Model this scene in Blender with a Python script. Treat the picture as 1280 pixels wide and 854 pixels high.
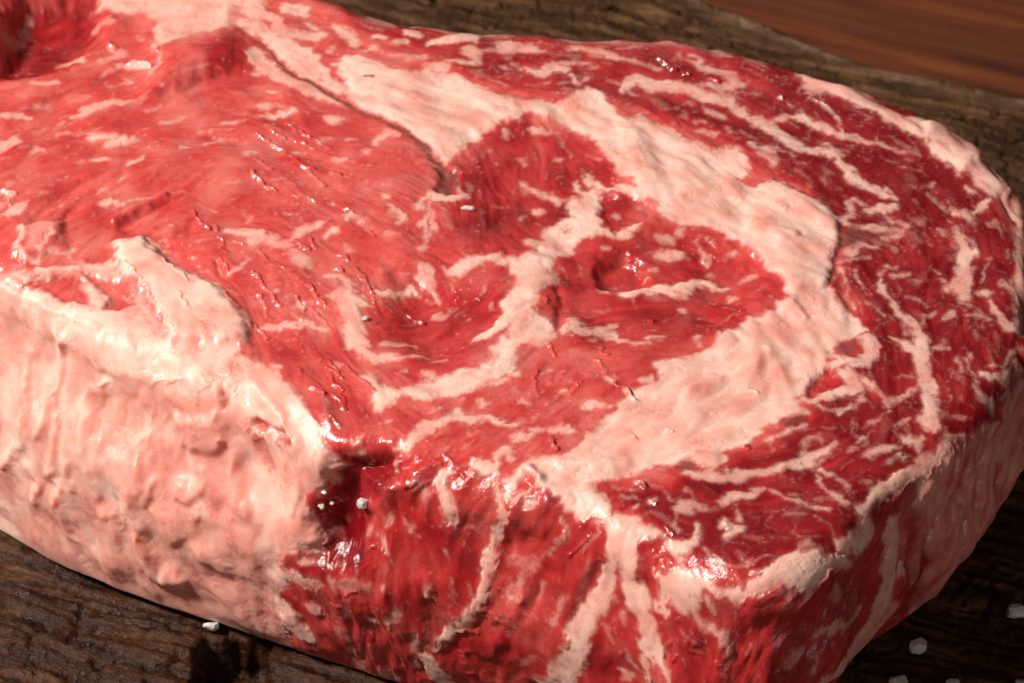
import bpy, math, random
import numpy as np
random.seed(7)
for o in list(bpy.data.objects):
    bpy.data.objects.remove(o)
S = bpy.context.scene
MM = 0.001
# ------------------------------------------------------------------ camera
H = 50.0                                   # thickness of the steak, mm
PITCH, DIST = math.radians(40.0), 650.0
cam = bpy.data.cameras.new('camera')
cam.sensor_width = 36.0
cam.lens = 36.0*650/170.0
cam.clip_start, cam.clip_end = 0.02, 20.0
cam.dof.use_dof = True
cam.dof.focus_distance = 0.640
cam.dof.aperture_fstop = 44.0
camo = bpy.data.objects.new('camera', cam)
S.collection.objects.link(camo)
camo.location = (0, -DIST*math.cos(PITCH)*MM, (H+DIST*math.sin(PITCH))*MM)
camo.rotation_euler = (math.pi/2-PITCH, 0, 0)
S.camera = camo
# ------------------------------------------------------------------ light
W = bpy.data.worlds.new('World'); S.world = W; W.use_nodes = True
W.node_tree.nodes['Background'].inputs[0].default_value = (1.0, 0.90, 0.82, 1)
W.node_tree.nodes['Background'].inputs[1].default_value = 0.03
def area(name, loc, target, size, power, col):
    d = bpy.data.lights.new(name, 'AREA'); d.shape = 'DISK'; d.size = size; d.energy = power; d.color = col
    o = bpy.data.objects.new(name, d); S.collection.objects.link(o)
    from mathutils import Vector
    o.location = loc
    o.rotation_euler = (Vector(target)-Vector(loc)).to_track_quat('-Z', 'Y').to_euler()
    return o
EL, AZ = math.radians(46), math.radians(193)      # key lamp: low, from the left
KD = 0.95
area('key_lamp', (KD*math.cos(EL)*math.cos(AZ), KD*math.cos(EL)*math.sin(AZ)+.02, .05+KD*math.sin(EL)), (0, .02, .04), 0.15, 16.2, (1.0, .93, .84))
area('fill_lamp', (.50, -.75, .26), (.04, 0, .03), 0.4, 1.15, (1.0, .93, .86))
area('added_sheen_light', (-.1, 1.0, .85), (0, 0, .03), 0.8, .35, (1.0, .95, .90))  # added soft light from behind, gives the lean a faint sheen
S.view_settings.view_transform = 'Standard'; S.view_settings.look = 'None'
S.view_settings.exposure = 0.0; S.view_settings.gamma = 1.0
S.render.engine = 'CYCLES'
S.cycles.use_denoising = True
S.cycles.max_bounces = 8; S.cycles.diffuse_bounces = 4; S.cycles.sample_clamp_indirect = 6
# ------------------------------------------------------------------ the steak, measured in mm on its own surface
RIM = [[-129.2,55.2,8.0],[-117.2,39.1,9.0],[-101.2,24.4,9.0],[-86.6,15.3,9.0],[-73.5,4.3,8.0],[-60.8,-5.2,6.0],[-47.1,-13.7,4.0],[-32.3,-23.9,1.0],[-20.5,-30.5,0.0],[-5.1,-35.9,0.0],[7.6,-41.1,0.0],[20.0,-48.9,0.0],[29.8,-55.8,-3.0],[39.6,-58.7,-8.0],[49.8,-53.3,-11.0],[56.8,-42.6,-12.0],[64.5,-33.6,-12.0],[72.9,-25.5,-12.0],[81.6,-11.7,-12.0],[87.5,2.6,-12.0],[90.3,19.6,-8.0],[90.0,39.5,-4.0],[84.5,53.3,0.0],[74.7,65.6,0.0],[61.0,75.2,0.0],[46.8,83.1,0.0],[32.4,88.9,0.0],[17.7,89.6,0.0],[0.0,92.1,0.0],[-17.8,94.7,0.0],[-28.3,99.3,0.0],[-37.4,104.5,0.0],[-51.4,113.4,0.0],[-69.9,118.2,0.0],[-83.4,116.6,0.0],[-90.4,110.7,0.0],[-95.8,103.9,0.0],[-108.1,93.7,0.0],[-122.6,80.4,2.0],[-130.4,68.2,5.0]]
FIBRES = [[-78,69,0.92,0.4],[-80,32,0.62,0.78],[-64,40,0.76,0.65],[-54,37,0.86,0.51],[-85,54,0.89,0.46],[-62,57,0.97,0.25],[-41,57,0.78,-0.62],[-29,38,0.73,-0.69],[-35,12,0.48,-0.88],[-29,-11,0.49,-0.87],[-42,21,0.64,-0.77],[-19,21,0.68,-0.74],[-23,54,0.99,0.16],[-17,61,0.83,-0.55],[-6,40,0.19,-0.98],[6,50,0.23,-0.97],[-5,10,0.73,0.69],[-12,-3,0.95,0.3],[8,-15,0.42,0.91],[28,16,0.95,-0.31],[19,18,0.99,-0.16],[39,16,0.77,-0.64],[21,-1,0.91,0.42],[-5,-27,0.91,0.41],[-21,-19,0.44,-0.9],[-28,91,0.89,-0.45],[-18,86,0.97,-0.25],[9,78,0.99,-0.17],[23,77,0.95,-0.32],[46,67,0.79,-0.62],[62,54,0.59,-0.81],[68,36,0.28,-0.96],[73,16,-0.05,-1.0],[71,-11,-0.02,-1.0],[79,6,-0.09,-1.0],[58,-1,0.25,-0.97],[64,18,0.23,-0.97],[58,27,0.9,-0.45],[46,-27,0.92,0.4],[33,-42,0.96,-0.29],[54,-34,0.81,0.58],[45,-46,0.99,0.14],[28,-38,0.85,-0.52],[62,-19,0.06,-1.0],[52,-15,0.41,-0.91],[-79,-12,-0.21,-0.98],[-89,-1,-0.21,-0.98],[-65,-25,-0.16,-0.99],[-50,-25,0.14,-0.99],[-51,-39,-0.48,-0.88],[-31,-46,-0.24,-0.97],[-19,-45,-0.07,-1.0],[-10,-52,-0.52,-0.86],[5,-54,-0.68,-0.73],[0,-45,-0.56,-0.83],[19,-60,0.19,-0.98],[16,-49,-0.45,-0.89],[66,-46,0.34,-0.94],[77,-36,0.32,-0.95],[39,-67,-0.89,-0.46],[51,-59,-0.3,-0.95],[31,-55,0.5,-0.87],[22,50,0.64,-0.76],[43,32,0.5,-0.87],[34,-13,0.75,0.66],[15,-27,0.86,0.51],[51,6,0.39,-0.92]]
SALT_ON_MEAT = [[-34.5,-31.4,0.8,1.2],[-36.0,-33.2,1.2,1.1],[-34.4,-33.5,0.7,1.2],[-26.9,-35.2,2.0,1.1],[-7.6,35.5,1.1,2.6],[-24.5,5.6,1.2,1.1]]
FEATURES = [
['rg',1,0,0,-476,1210,-368,1140,-279,908,-175,833,0,710,172,686,368,566,515,405,558,205,593,35,481,-188,332,-324,153,-362,237,-481,296,-545,399,-580,547,-497,727,-284,800,-212,940,9,1145,392,966,508,462,934,86,1000,-223,1060],
['rg',2,0,0,-330,-258,-235,-280,-27,-339,76,-366,151,-411,235,-494,295,-552,399,-583,551,-502,653,-402,737,-436,787,-850,-738,-635,-629,-558,-516,-457,-393,-398],
['rg',3,0,0,-1548,720,-1133,273,-873,177,-828,161,-762,115,-698,83,-672,271,-638,280,-579,214,-500,141,-473,107,-435,46,-437,-27,-388,-88,-350,-147,-312,-203,-303,-287,-318,-303,-371,-306,-373,-379,-396,-398,-442,-384,-477,-404,-516,-457,-600,-552,-727,-634,-1525,-20],
['rg',4,0,0,-334,788,-276,808,-145,763,0,698,108,681,137,710,172,650,228,609,325,538,411,423,481,425,547,355,562,293,542,173,531,141,591,31,529,-33,480,-124,480,-190,387,-239,338,-272,323,-320,256,-307,121,-354,181,-444,76,-370,0,-331,64,-284,123,-229,193,-144,243,-104,251,-53,332,-10,395,65,464,111,417,240,310,319,253,333,252,373,196,464,142,562,29,635,-43,602,-117,492,-199,614,-302,710],
['rg',5,0,0,104,405,153,405,158,304,110,271,71,227,77,162,40,130,40,77,73,14,26,-37,-26,-104,-104,-144,-208,-178,-229,-108,-250,-88,-210,-98,-177,-118,-92,-74,-26,-27,0,56,0,205,44,260,55,304,111,342],
['rg',6,0,0,507,760,787,736,912,591,980,476,1150,259,1123,-229,845,-677,717,-466,650,-374,703,-278,828,-95,845,64,867,324,786,485,683,602],
['tp',1.0,0,3,-383,1150,-279,908,-116,808,0,710,172,686,368,566,515,405,558,205,593,35,481,-188,332,-324,153,-362,237,-481,399,-586,566,-428,715,-246,1004,65,956,526,483,924,91,1000,-204,1050],
['tp',0.74,0,3,-383,1150,-279,908,-175,833,0,734,173,710,456,614,483,924,91,1000,-204,1050],
['tp',0.72,0,3,-92,520,0,626,113,566,209,428,219,271,82,271,-27,205,-110,271,-112,428],
['tp',0.62,0,4,110,337,304,337,435,205,465,119,345,-6,185,-27,80,14,68,184],
['tp',0.6,0,4,-190,184,0,205,0,56,-79,-88,-184,-68,-214,56],
['tp',0.62,0,4,-351,-247,-234,-270,-26,-334,76,-343,151,-411,235,-494,399,-586,565,-511,574,-772,-718,-629,-648,-473],
['tp',0.72,0,4,539,-480,767,-286,991,-39,1128,-229,725,-785,279,-736],
['tp',0.5,0,4,-411,-6,-291,-27,-233,-256,-316,-241],
['tp',0.8,0,3,-917,964,-763,985,-759,870,-819,771,-910,744,-931,808],  # hollow at the upper left, its shade painted as deeper red
['hp',0,-4,3,-904,954,-773,980,-762,883,-820,788,-897,754,-933,754,-927,845],
['hs',0,5,0,-980,808,89,-946,903,92,-910,985,160],
['hp',0,2.6,4,-633,813,-571,863,-513,873,-496,833,-499,773,-546,744,-600,690,-653,690],
['tp',0.75,0,2,-574,795,-511,845,-496,778,-546,744],
['hs',0,-1.6,0,-610,686,33,-545,734,33,-492,763,24],
['hp',0,-2.2,4,-190,173,-108,162,-54,119,-67,14,-132,-27,-200,14],
['hp',0,-2.0,5,82,271,302,293,421,184,348,56,160,14,81,98],
['hp',0,-1.0,5,-71,566,85,614,181,428,82,293,-55,293],
['hp',0,-4.5,3.2,-286,-268,-234,-264,-191,-273,-190,-300,-235,-318,-267,-335,-288,-371,-305,-418,-351,-428,-399,-411,-372,-364,-321,-311],
['tp',1.0,0,1.5,-291,-262,-187,-268,-186,-306,-233,-327,-271,-362,-291,-441,-365,-456,-430,-429,-382,-362,-331,-302],  # notch shade put in as the darkest lean tone
['hp',0,1.5,1.2,-684,260,-637,271,-578,205,-500,141,-477,107,-438,46,-443,-10,-568,-2,-611,98,-665,184],
['hp',0,-1.5,2.5,-610,271,-495,184,-508,162,-586,216],
['hs',0,-1.3,0,-821,333,24,-785,393,29,-747,432,27,-686,455,18],
['hs',0,-1.1,0,-773,328,17,-750,384,20,-711,423,17],
['hs',0,-1.0,0,-672,311,17,-642,340,19,-599,373,15],
['hs',0,-1.0,0,-660,299,15,-624,322,17,-591,355,13],
['hs',0,0.9,0,-683,326,17,-651,360,19,-604,391,20],
['hs',0,-0.9,0,-597,280,20,-550,299,15],
['hs',0,-0.8,0,-870,485,26,-820,543,27,-739,590,24,-641,614,24],
['hs',0,0.6,0,-911,614,27,-833,686,28,-723,759,24],
['hs',0,-0.8,0,-733,520,23,-651,555,23,-567,571,24,-480,543,18],
['hs',0,-1.0,0,-119,-6,57,-53,56,57,0,119,38],
['hs',0,1.5,0,26,-323,20,73,-399,40,48,-551,78],
['hs',0,-2.0,0,-28,-359,27,-31,-470,39,-125,-605,36],
['hs',0,1.5,0,-115,-380,52,-164,-480,66],
['hs',0,1.2,0,165,-550,47,229,-643,60],
['hs',0,-1.6,0,118,-515,25,114,-613,37,93,-678,50],
['hs',0,1.3,0,100,-485,17,15,-572,29,-70,-687,22],
['hs',0,-1.4,0,36,-464,20,-45,-570,27,-140,-703,35],
['fs',0.5,0.3,0,-920,848,24,-900,870,16,-887,927,12],
['fp',0.85,0.8,0.8,-768,1004,-768,959,-738,953,-703,933,-686,946,-662,921,-646,902,-622,876,-607,851,-571,876,-535,889,-505,895,-469,870,-457,889,-463,1011,-618,1037],
['lp',0.6,-0.3,0.35,-517,972,-503,978,-490,946,-502,902,-520,895],
['lp',0.5,-0.3,0.35,-722,940,-685,933,-660,902,-666,870,-703,883],
['fp',0.9,0.8,0.35,-650,908,-631,895,-608,857,-620,845,-641,826,-650,801,-661,832,-650,857,-655,883],
['lp',0.45,-0.3,0.35,-764,902,-692,927,-666,870,-660,795,-696,783,-749,814],
['fs',0.6,0.3,0,-823,826,17,-804,817,17],
['fs',0.7,0.3,0,-796,807,20,-780,795,14],
['fs',0.5,0.3,0,-768,911,16,-731,914,16],
['fs',0.8,0.3,0,-743,737,8,-734,758,14,-710,776,11],
['fs',0.85,0.3,0,-865,724,13,-821,722,13],
['fs',0.7,0.3,0,-881,746,11,-856,749,12],
['fs',0.8,0.3,0,-777,622,17,-757,640,20,-726,661,21,-683,667,9],
['fs',0.85,0.3,0,-912,616,13,-855,625,13],
['fs',0.7,0.3,0,-886,685,11,-869,688,11],
['fs',0.9,0.3,0,-738,565,17,-708,565,17],
['fs',0.9,0.3,0,-717,545,18,-689,557,18],
['fs',0.8,0.3,0,-686,554,18,-665,557,15],
['fs',0.8,0.3,0,-736,498,14,-708,495,14],
['fs',0.9,0.3,0,-670,484,14,-648,504,12],
['fs',0.8,0.3,0,-623,601,12,-601,610,12],
['fs',0.9,0.3,0,-511,610,8,-472,613,8],
['fs',0.8,0.3,0,-548,542,8,-512,554,9],
['fs',0.8,0.3,0,-588,527,8,-564,533,9],
['fs',0.8,0.3,0,-907,530,39,-881,554,23],
['fs',0.8,0.3,0,-848,513,9,-843,530,11,-829,530,6],
['fs',0.6,0.3,0,-847,574,7,-824,595,7],
['fs',0.6,0.3,0,-810,595,8,-797,607,8],
['fs',0.5,0.3,0,-812,577,6,-787,583,6],
['fs',0.6,0.3,0,-653,643,11,-632,649,11],
['fs',0.6,0.3,0,-595,625,12,-580,628,12],
['fs',0.6,0.3,0,-552,580,12,-538,583,12],
['fs',0.6,0.3,0,-765,490,10,-753,492,10],
['fs',0.9,0.3,0,-467,510,12,-446,513,12],
['fs',0.7,0.3,0,-471,661,9,-453,661,9],
['fs',0.7,0.3,0,-593,733,12,-573,743,10],
['fs',0.7,0.3,0,-566,746,8,-552,755,8],
['fs',0.6,0.3,0,-844,655,12,-830,655,12],
['fs',0.5,0.3,0,-759,631,8,-728,637,6],
['fs',1,0.3,0,-695,776,15,-658,770,15],
['fs',0.8,0.3,0,-706,724,9,-685,730,9],
['fs',0.9,0.3,0,-735,848,9,-720,820,9],
['fs',0.5,0.3,0,-744,801,24,-713,820,24],
['fs',0.9,0.3,0,-684,870,12,-676,857,12],
['fs',0.7,0.3,0,-656,733,10,-643,758,11,-639,807,12],
['gs',1,0.4,0,-695,780,9,-659,773,10],
['gs',1,0.4,0,-736,854,5,-725,835,6],
['gs',1,0.4,0,-660,839,5,-647,807,6],
['fs',0.85,0.3,0,-461,946,22,-434,914,25,-425,883,27,-395,870,35,-351,873,28],
['fs',0.85,0.3,0,-414,959,38,-388,953,38],
['fs',0.8,0.3,0,-379,914,14,-359,895,9],
['fs',0.8,0.3,0,-477,972,28,-466,959,28],
['fs',0.75,0.3,0,-327,908,17,-304,883,31,-284,845,24],
['fs',0.95,0.3,0,-470,908,25,-430,839,30,-391,776,26,-353,733,17,-309,703,11],
['fs',0.9,0.3,0,-420,845,35,-382,814,44,-355,776,40,-332,733,21,-302,703,11],
['fs',0.9,0.3,0,-469,814,31,-434,764,32,-389,721,33,-352,691,29,-308,667,12],
['fs',0.8,0.3,0,-463,758,17,-453,770,12,-441,752,10],
['fs',0.9,0.3,0,-438,697,12,-412,682,15,-402,685,9],
['fs',0.7,0.3,0,-447,661,18,-433,655,18],
['fs',0.85,0.3,0,-428,625,24,-392,637,21],
['fs',0.8,0.3,0,-460,622,12,-442,622,9],
['fs',0.7,0.3,0,-324,619,24,-306,619,24],
['fs',0.9,0.3,0,-336,554,12,-311,560,16,-275,554,7],
['fs',0.85,0.3,0,-240,542,15,-235,560,17,-223,571,18,-208,568,12],
['fs',0.8,0.3,0,-229,527,10,-218,516,8],
['fs',0.8,0.3,0,-312,495,17,-291,501,12],
['fs',0.6,0.3,0,-386,519,15,-368,519,12],
['fs',0.6,0.3,0,-262,513,15,-255,513,15],
['fp',1,0.5,0.35,-323,789,-305,807,-269,807,-246,795,-224,770,-187,758,-151,770,-115,752,-78,733,-46,703,-10,685,12,673,12,619,0,613,-27,607,-63,565,-98,530,-112,501,-117,488,-133,513,-169,560,-206,601,-242,631,-264,649,-290,673,-305,709,-295,715,-315,764],
['pk',0.7,0,1.5,-179,709,-136,697,-99,673,-113,625,-149,637,-171,661],
['fs',0.8,0.3,0,-248,870,18,-234,864,12],
['fs',0.8,0.3,0,-219,851,16,-197,851,16],
['fs',0.95,0.3,0,-153,848,12,-116,864,34,-87,871,50,-68,851,14],
['fs',0.8,0.3,0,-190,883,21,-175,876,13],
['fs',0.75,0.3,0,-79,826,30,-61,814,21,-68,789,18,-123,789,12],
['fs',0.7,0.3,0,-276,820,12,-247,832,12],
['fs',0.6,0.3,0,-232,817,11,-174,804,11],
['fs',0.7,0.3,0,-185,795,15,-152,801,15],
['fs',0.8,0.3,0,-151,770,25,-126,770,25],
['fs',0.7,0.3,0,-57,770,7,-64,746,9],
['fs',0.7,0.3,0,-13,832,37,0,832,37],
['fs',0.5,0.3,0,-54,826,12,-28,829,12],
['fs',0.7,0.3,0,-13,776,12,-2,770,12],
['fs',0.6,0.3,0,-335,826,15,-328,832,12],
['fs',0.6,0.3,0,-297,789,18,-272,795,12],
['fs',0.5,0.3,0,-46,746,8,-13,721,9],
['fs',0.4,0.3,0,-123,1030,3,-119,1025,1],
['bs',0.9,0,0,-468,857,6,-444,826,8,-417,776,9,-390,752,10,-353,715,9,-315,685,11,-289,655,11,-256,628,11,-227,607,11,-194,577,12,-169,554,13,-147,519,15,-125,478,20,-118,464,23],
['hs',0,-0.5,0,-468,857,12,-444,826,13,-417,776,14,-390,752,15,-353,715,14,-315,685,14,-289,655,14,-256,628,14,-227,607,14,-194,577,15,-169,554,16,-147,519,17,-125,478,20,-118,464,23],
['bs',1,0,0,-263,741,7,-254,740,7],
['fs',0.5,0.3,0,-41,536,11,-27,530,11],
['fs',0.5,0.3,0,-13,589,10,-8,571,10],
['fs',0.5,0.3,0,-27,501,5,-22,490,5],
['fs',0.8,0.3,0,-104,478,11,-83,466,12],
['gs',1,0.25,0,-402,601,6,-365,565,7],
['gs',1,0.25,0,-450,563,6,-435,548,6],
['gs',1,0.25,0,-427,539,7,-405,524,7],
['gs',1,0.25,0,-405,516,6,-381,495,7],
['gs',1,0.25,0,-374,487,7,-357,472,8],
['gs',1,0.25,0,-429,574,5,-407,557,5],
['gs',1,0.25,0,-446,495,4,-424,466,4],
['gs',1,0.25,0,-346,554,4,-324,527,4],
['gs',1,0.25,0,-385,554,4,-349,530,4],
['fs',0.8,0.3,0,0,826,16,37,826,16,62,819,9],
['fs',0.7,0.3,0,0,789,12,18,783,9],
['fs',0.75,0.3,0,29,776,18,54,758,28,69,776,31,91,767,24],
['fs',0.7,0.3,0,95,786,14,127,783,14],
['fs',0.7,0.3,0,106,832,13,146,823,15,175,804,21,218,795,15,254,773,12,269,764,9],
['fs',0.6,0.3,0,170,733,9,202,721,9,227,691,5],
['fs',0.85,0.3,0,202,718,22,224,740,24,253,718,36,289,715,36,324,697,32,359,673,27,395,661,23,418,631,28,460,598,34],
['fs',0.7,0.3,0,325,712,12,361,712,12,382,706,24,408,721,18,398,740,17,363,764,21,338,783,12,346,801,10,321,814,7],
['fs',0.7,0.3,0,361,715,16,388,673,26],
['fs',0.7,0.3,0,344,646,11,375,622,10],
['fs',0.5,0.3,0,312,661,11,326,655,11],
['fs',0.7,0.3,0,320,583,8,359,574,15],
['fs',0.6,0.3,0,328,607,9,342,601,9],
['fs',0.5,0.3,0,244,679,5,265,649,6,294,646,5],
['fs',0.85,0.3,0,418,545,11,456,521,23],
['fs',0.6,0.3,0,381,589,13,391,577,11],
['fs',0.6,0.3,0,218,625,11,229,637,16],
['fs',0.8,0.3,0,105,743,13,116,727,16],  # highlight drawn in as a white fat fleck
['fs',0.7,0.3,0,123,730,9,137,730,9],
['fs',0.6,0.3,0,22,721,6,65,727,6],
['fs',0.6,0.3,0,190,829,7,234,837,10],
['fs',0.4,0.3,0,372,817,20,398,814,20],
['fs',0.4,0.3,0,138,783,14,152,770,12],
['fs',0.5,0.3,0,306,814,9,338,783,11],
['fp',1,0.6,0.35,-7,691,18,667,54,673,83,664,108,679,112,697,141,712,162,697,172,673,186,637,214,613,250,604,271,589,302,560,329,536,353,524,375,536,400,530,416,495,421,449,189,449,169,501,149,554,117,589,71,619,36,631,14,637,-7,607],
['hp',0,0.6,1.2,182,613,200,625,221,613,228,577,247,519,266,438,210,438,198,519,185,565],
['hs',0,-0.3,0,178,613,5,188,554,6,207,478,7],
['hs',0,-0.15,0,227,565,5,247,519,4,267,464,4],
['fs',0.7,0.3,0,39,589,18,64,583,15],
['fs',0.6,0.3,0,80,589,6,89,554,8,101,513,6],
['fs',0.6,0.3,0,14,513,13,23,490,9],
['fs',0.6,0.3,0,74,501,12,85,504,9],
['fs',0.5,0.3,0,134,516,11,155,495,11],
['fs',0.5,0.3,0,18,616,7,22,610,7],
['gs',1,0.3,0,266,795,10,290,764,10],
['gs',1,0.3,0,310,747,9,315,746,9],
['gs',1,0.3,0,363,727,8,369,724,8],
['gs',1,0.3,0,105,743,7,114,727,8],
['fp',0.95,0.6,0.35,511,758,531,795,565,745,608,723,641,693,666,651,695,620,723,633,750,643,811,714,840,590,878,642,911,591,784,455,754,507,726,560,696,583,663,613,626,649,595,667,553,691,526,715],
['hs',0,-0.6,0,702,614,7,728,584,7,730,560,4],
['hp',0,0.9,0.8,734,604,805,625,834,585,878,642,911,591,791,455,754,513,730,560],
['fs',0.8,0.3,0,545,673,8,558,649,11,574,628,7,586,589,8,585,565,7],
['fs',0.85,0.3,0,584,560,12,606,563,18,622,545,15,650,542,11,677,524,9,718,507,5],
['fs',0.85,0.3,0,452,613,18,492,625,18,527,619,18,541,601,22,568,577,14,588,560,14],
['fs',0.9,0.3,0,451,595,22,482,565,32,508,530,28,543,519,23,570,501,18,592,455,17],
['fs',0.6,0.3,0,558,542,12,577,501,17],
['fs',0.6,0.3,0,452,536,8,472,519,8,493,507,6],
['fs',0.6,0.3,0,447,513,28,460,484,19],
['fs',0.6,0.3,0,645,565,3,650,542,5],
['fs',0.8,0.3,0,477,685,13,484,682,13],
['fs',0.8,0.3,0,494,670,8,505,661,8],
['fs',0.7,0.3,0,516,646,8,520,646,8],
['fs',0.8,0.3,0,528,697,7,538,685,7],
['fs',0.6,0.3,0,511,703,6,519,715,6],
['fs',0.4,0.3,0,614,637,5,641,613,5],
['fs',0.4,0.3,0,666,565,4,686,542,4],
['fs',0.4,0.3,0,648,501,5,674,484,6],
['fs',0.5,0.3,0,674,472,6,715,466,5],
['gs',1,0.25,0,545,673,5,574,628,5],
['gs',1,0.25,0,481,685,7,484,679,7],
['gs',1,0.25,0,578,595,5,585,577,5],
['fp',0.72,0.2,0.8,-886,193,-807,184,-727,199,-680,205,-665,184,-603,77,-564,-9,-697,71,-890,170],
['fp',1,0.3,0.6,-1570,686,-1139,262,-873,177,-828,161,-762,115,-698,83,-630,81,-577,4,-518,-2,-451,-2,-455,-39,-429,-51,-409,-57,-381,-88,-350,-147,-312,-203,-305,-243,-303,-287,-318,-303,-346,-304,-371,-306,-378,-350,-373,-379,-391,-402,-440,-388,-487,-397,-465,-435,-527,-459,-512,-510,-602,-540,-622,-587,-738,-635,-1525,-20],
['pk',0.75,0,5,-642,-64,-501,-78,-434,-134,-454,-267,-509,-390,-607,-561,-840,-485,-1147,-323,-1115,-212,-947,-207,-742,-224,-647,-170],
['pk',0.6,0,4,-671,-200,-542,-196,-528,-297,-665,-437,-874,-482],
['fs',0.8,0.3,0,-883,401,19,-872,396,15,-873,373,8],  # wet glint painted as a pale fat stroke
['fs',0.8,0.3,0,-887,370,13,-883,364,13],  # small glint beside it, also laid in as fat colour
['fs',0.85,0.3,0,-871,345,22,-854,353,26,-843,379,7],
['gs',1,0.4,0,-884,404,7,-870,396,8],
['gs',1,0.4,0,-876,379,4,-870,356,4],
['fs',0.85,0.3,0,-845,295,18,-844,251,17,-834,218,17,-809,204,13,-805,234,11,-788,273,14],
['fs',0.8,0.3,0,-840,311,11,-812,314,11,-778,312,10,-771,320,7],
['fs',0.8,0.3,0,-808,229,16,-771,234,8,-751,242,14],
['fs',0.8,0.3,0,-764,229,6,-735,210,8],  # row of glints coloured in as fat
['fs',0.8,0.3,0,-832,198,9,-871,203,6],
['fp',0.35,0.6,1.0,-836,306,-781,306,-787,267,-806,240,-822,229,-829,273],
['fs',0.95,0.7,0,-807,186,15,-767,191,14,-727,196,14,-679,201,16],
['hp',0,1.3,1.0,-850,306,-774,311,-771,240,-830,207,-849,229],
['fp',1,0.3,0.35,-683,248,-637,275,-608,256,-575,223,-553,196,-528,180,-500,158,-488,137,-480,105,-440,57,-435,26,-440,-10,-570,-9,-586,36,-611,105,-628,147,-664,185,-674,223],
['lp',0.45,0,0.6,-519,31,-499,34,-488,21,-498,10,-507,5],
['lp',0.5,0,0.8,-468,10,-439,26,-440,-10,-470,-10],
['lp',0.95,-0.8,0.5,-831,166,-800,175,-745,177,-720,153,-713,110,-701,95,-737,113,-762,114,-798,142],
['lp',0.95,-0.8,0.5,-722,180,-677,174,-648,153,-631,99,-657,84,-687,79,-683,121,-706,153],
['fs',0.9,0.3,0,-716,153,17,-701,131,20,-692,105,18],
['fs',0.6,0.3,0,-676,153,3,-653,121,5,-635,105,4],
['gs',1,0.3,0,-658,196,5,-628,147,6],
['gs',1,0.4,0,-620,131,4,-591,57,6],
['gs',1,0.4,0,-587,47,7,-575,21,7],
['gs',1,0.2,0,-594,204,4,-549,142,4],
['gs',1,0.2,0,-561,110,3,-545,68,3],
['fs',0.95,0.5,0,-710,373,20,-689,373,20],
['fs',0.6,0.3,0,-687,435,11,-671,453,11],
['fs',0.6,0.3,0,-716,407,8,-703,415,8],
['fs',0.6,0.3,0,-823,390,8,-807,410,8],
['fs',0.6,0.3,0,-782,359,7,-776,370,7],
['fs',0.6,0.3,0,-665,379,8,-632,396,9,-594,401,6,-563,404,7],
['fs',0.5,0.3,0,-543,373,6,-510,345,6],
['fs',0.85,0.5,0,-491,300,16,-470,295,22,-435,286,27],
['fs',0.7,0.3,0,-459,350,10,-451,328,10],
['fs',0.85,0.5,0,-477,185,12,-449,223,12],
['fs',0.8,0.3,0,-488,131,11,-468,131,11],
['fs',0.6,0.3,0,-512,430,9,-473,424,9],
['fs',0.8,0.3,0,-475,270,4,-461,256,4],
['fs',0.8,0.3,0,-457,251,4,-440,248,4],
['fs',0.4,0.3,0,-563,201,4,-509,201,5],
['gs',1,0.35,0,-554,348,5,-541,309,6,-529,300,7],
['gs',1,0.35,0,-515,306,4,-511,295,4],
['gs',1,0.35,0,-499,273,4,-491,240,4],
['gs',1,0.35,0,-501,218,8,-488,191,9],
['gs',1,0.35,0,-459,458,7,-450,444,7],
['gs',1,0.35,0,-472,267,4,-463,259,4],
['gs',1,0.35,0,-591,311,4,-587,306,4],
['gs',1,0.35,0,-438,180,4,-433,169,4],
['hs',0,-1.2,0,-501,218,14,-486,164,14],
['hs',0,0.8,0,-875,164,14,-837,147,10,-793,110,14,-733,76,14,-697,45,10],
['hs',0,2.0,0,-781,68,18,-770,47,20],
['hs',0,-0.7,0,-741,74,17,-697,53,15,-621,52,21],
['hs',0,0.6,0,-872,179,7,-817,157,7,-762,117,7],
['fs',0.75,0.7,0,-442,267,22,-415,273,33,-386,253,13],
['fs',0.8,0.5,0,-377,275,13,-361,295,21,-334,309,19],
['fs',0.9,0.3,0,-317,281,14,-304,295,14],
['fs',0.6,0.7,0,-372,229,24,-357,212,29,-346,201,10],
['fs',0.5,0.5,0,-287,261,6,-276,240,17],
['fs',0.8,0.5,0,-316,172,15,-291,172,15,-273,153,14,-290,131,14,-302,110,14],
['fp',0.85,0.7,0.35,-301,110,-270,153,-266,126,-245,115,-248,78,-250,47,-233,-16,-275,-16,-283,47,-295,84],
['fs',0.95,0.6,0,-222,134,13,-198,137,21,-172,155,18],
['fs',0.6,0.3,0,-198,126,4,-187,94,4,-175,65,3],
['fs',0.75,0.5,0,-157,196,14,-149,185,26,-138,164,12,-119,121,5],
['fs',0.5,0.3,0,-171,210,8,-145,204,11],
['fs',0.7,0.3,0,-122,201,7,-108,180,8,-100,142,4],
['fs',0.9,0.6,0,-104,185,13,-91,191,26,-74,207,26,-57,218,24,-33,223,19],
['fs',0.85,0.3,0,-18,212,22,5,210,22],
['fs',0.85,0.5,0,-410,31,18,-390,36,21,-374,42,16],
['fs',0.85,0.5,0,-363,36,25,-350,47,26,-327,36,15,-313,29,10],
['fs',0.7,0.5,0,-352,89,20,-339,99,13],
['fs',0.6,0.3,0,-403,126,15,-396,131,13],
['fs',0.85,0.5,0,-165,356,17,-155,384,18,-135,390,34,-110,384,28,-89,393,17],
['fs',0.9,0.6,0,-102,453,7,-93,407,9],
['fs',0.75,0.4,0,-141,373,10,-141,322,21,-140,284,15,-156,245,9],
['fs',0.7,0.3,0,-158,314,14,-144,317,14],
['fs',0.6,0.3,0,-120,350,10,-110,339,10],
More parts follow.
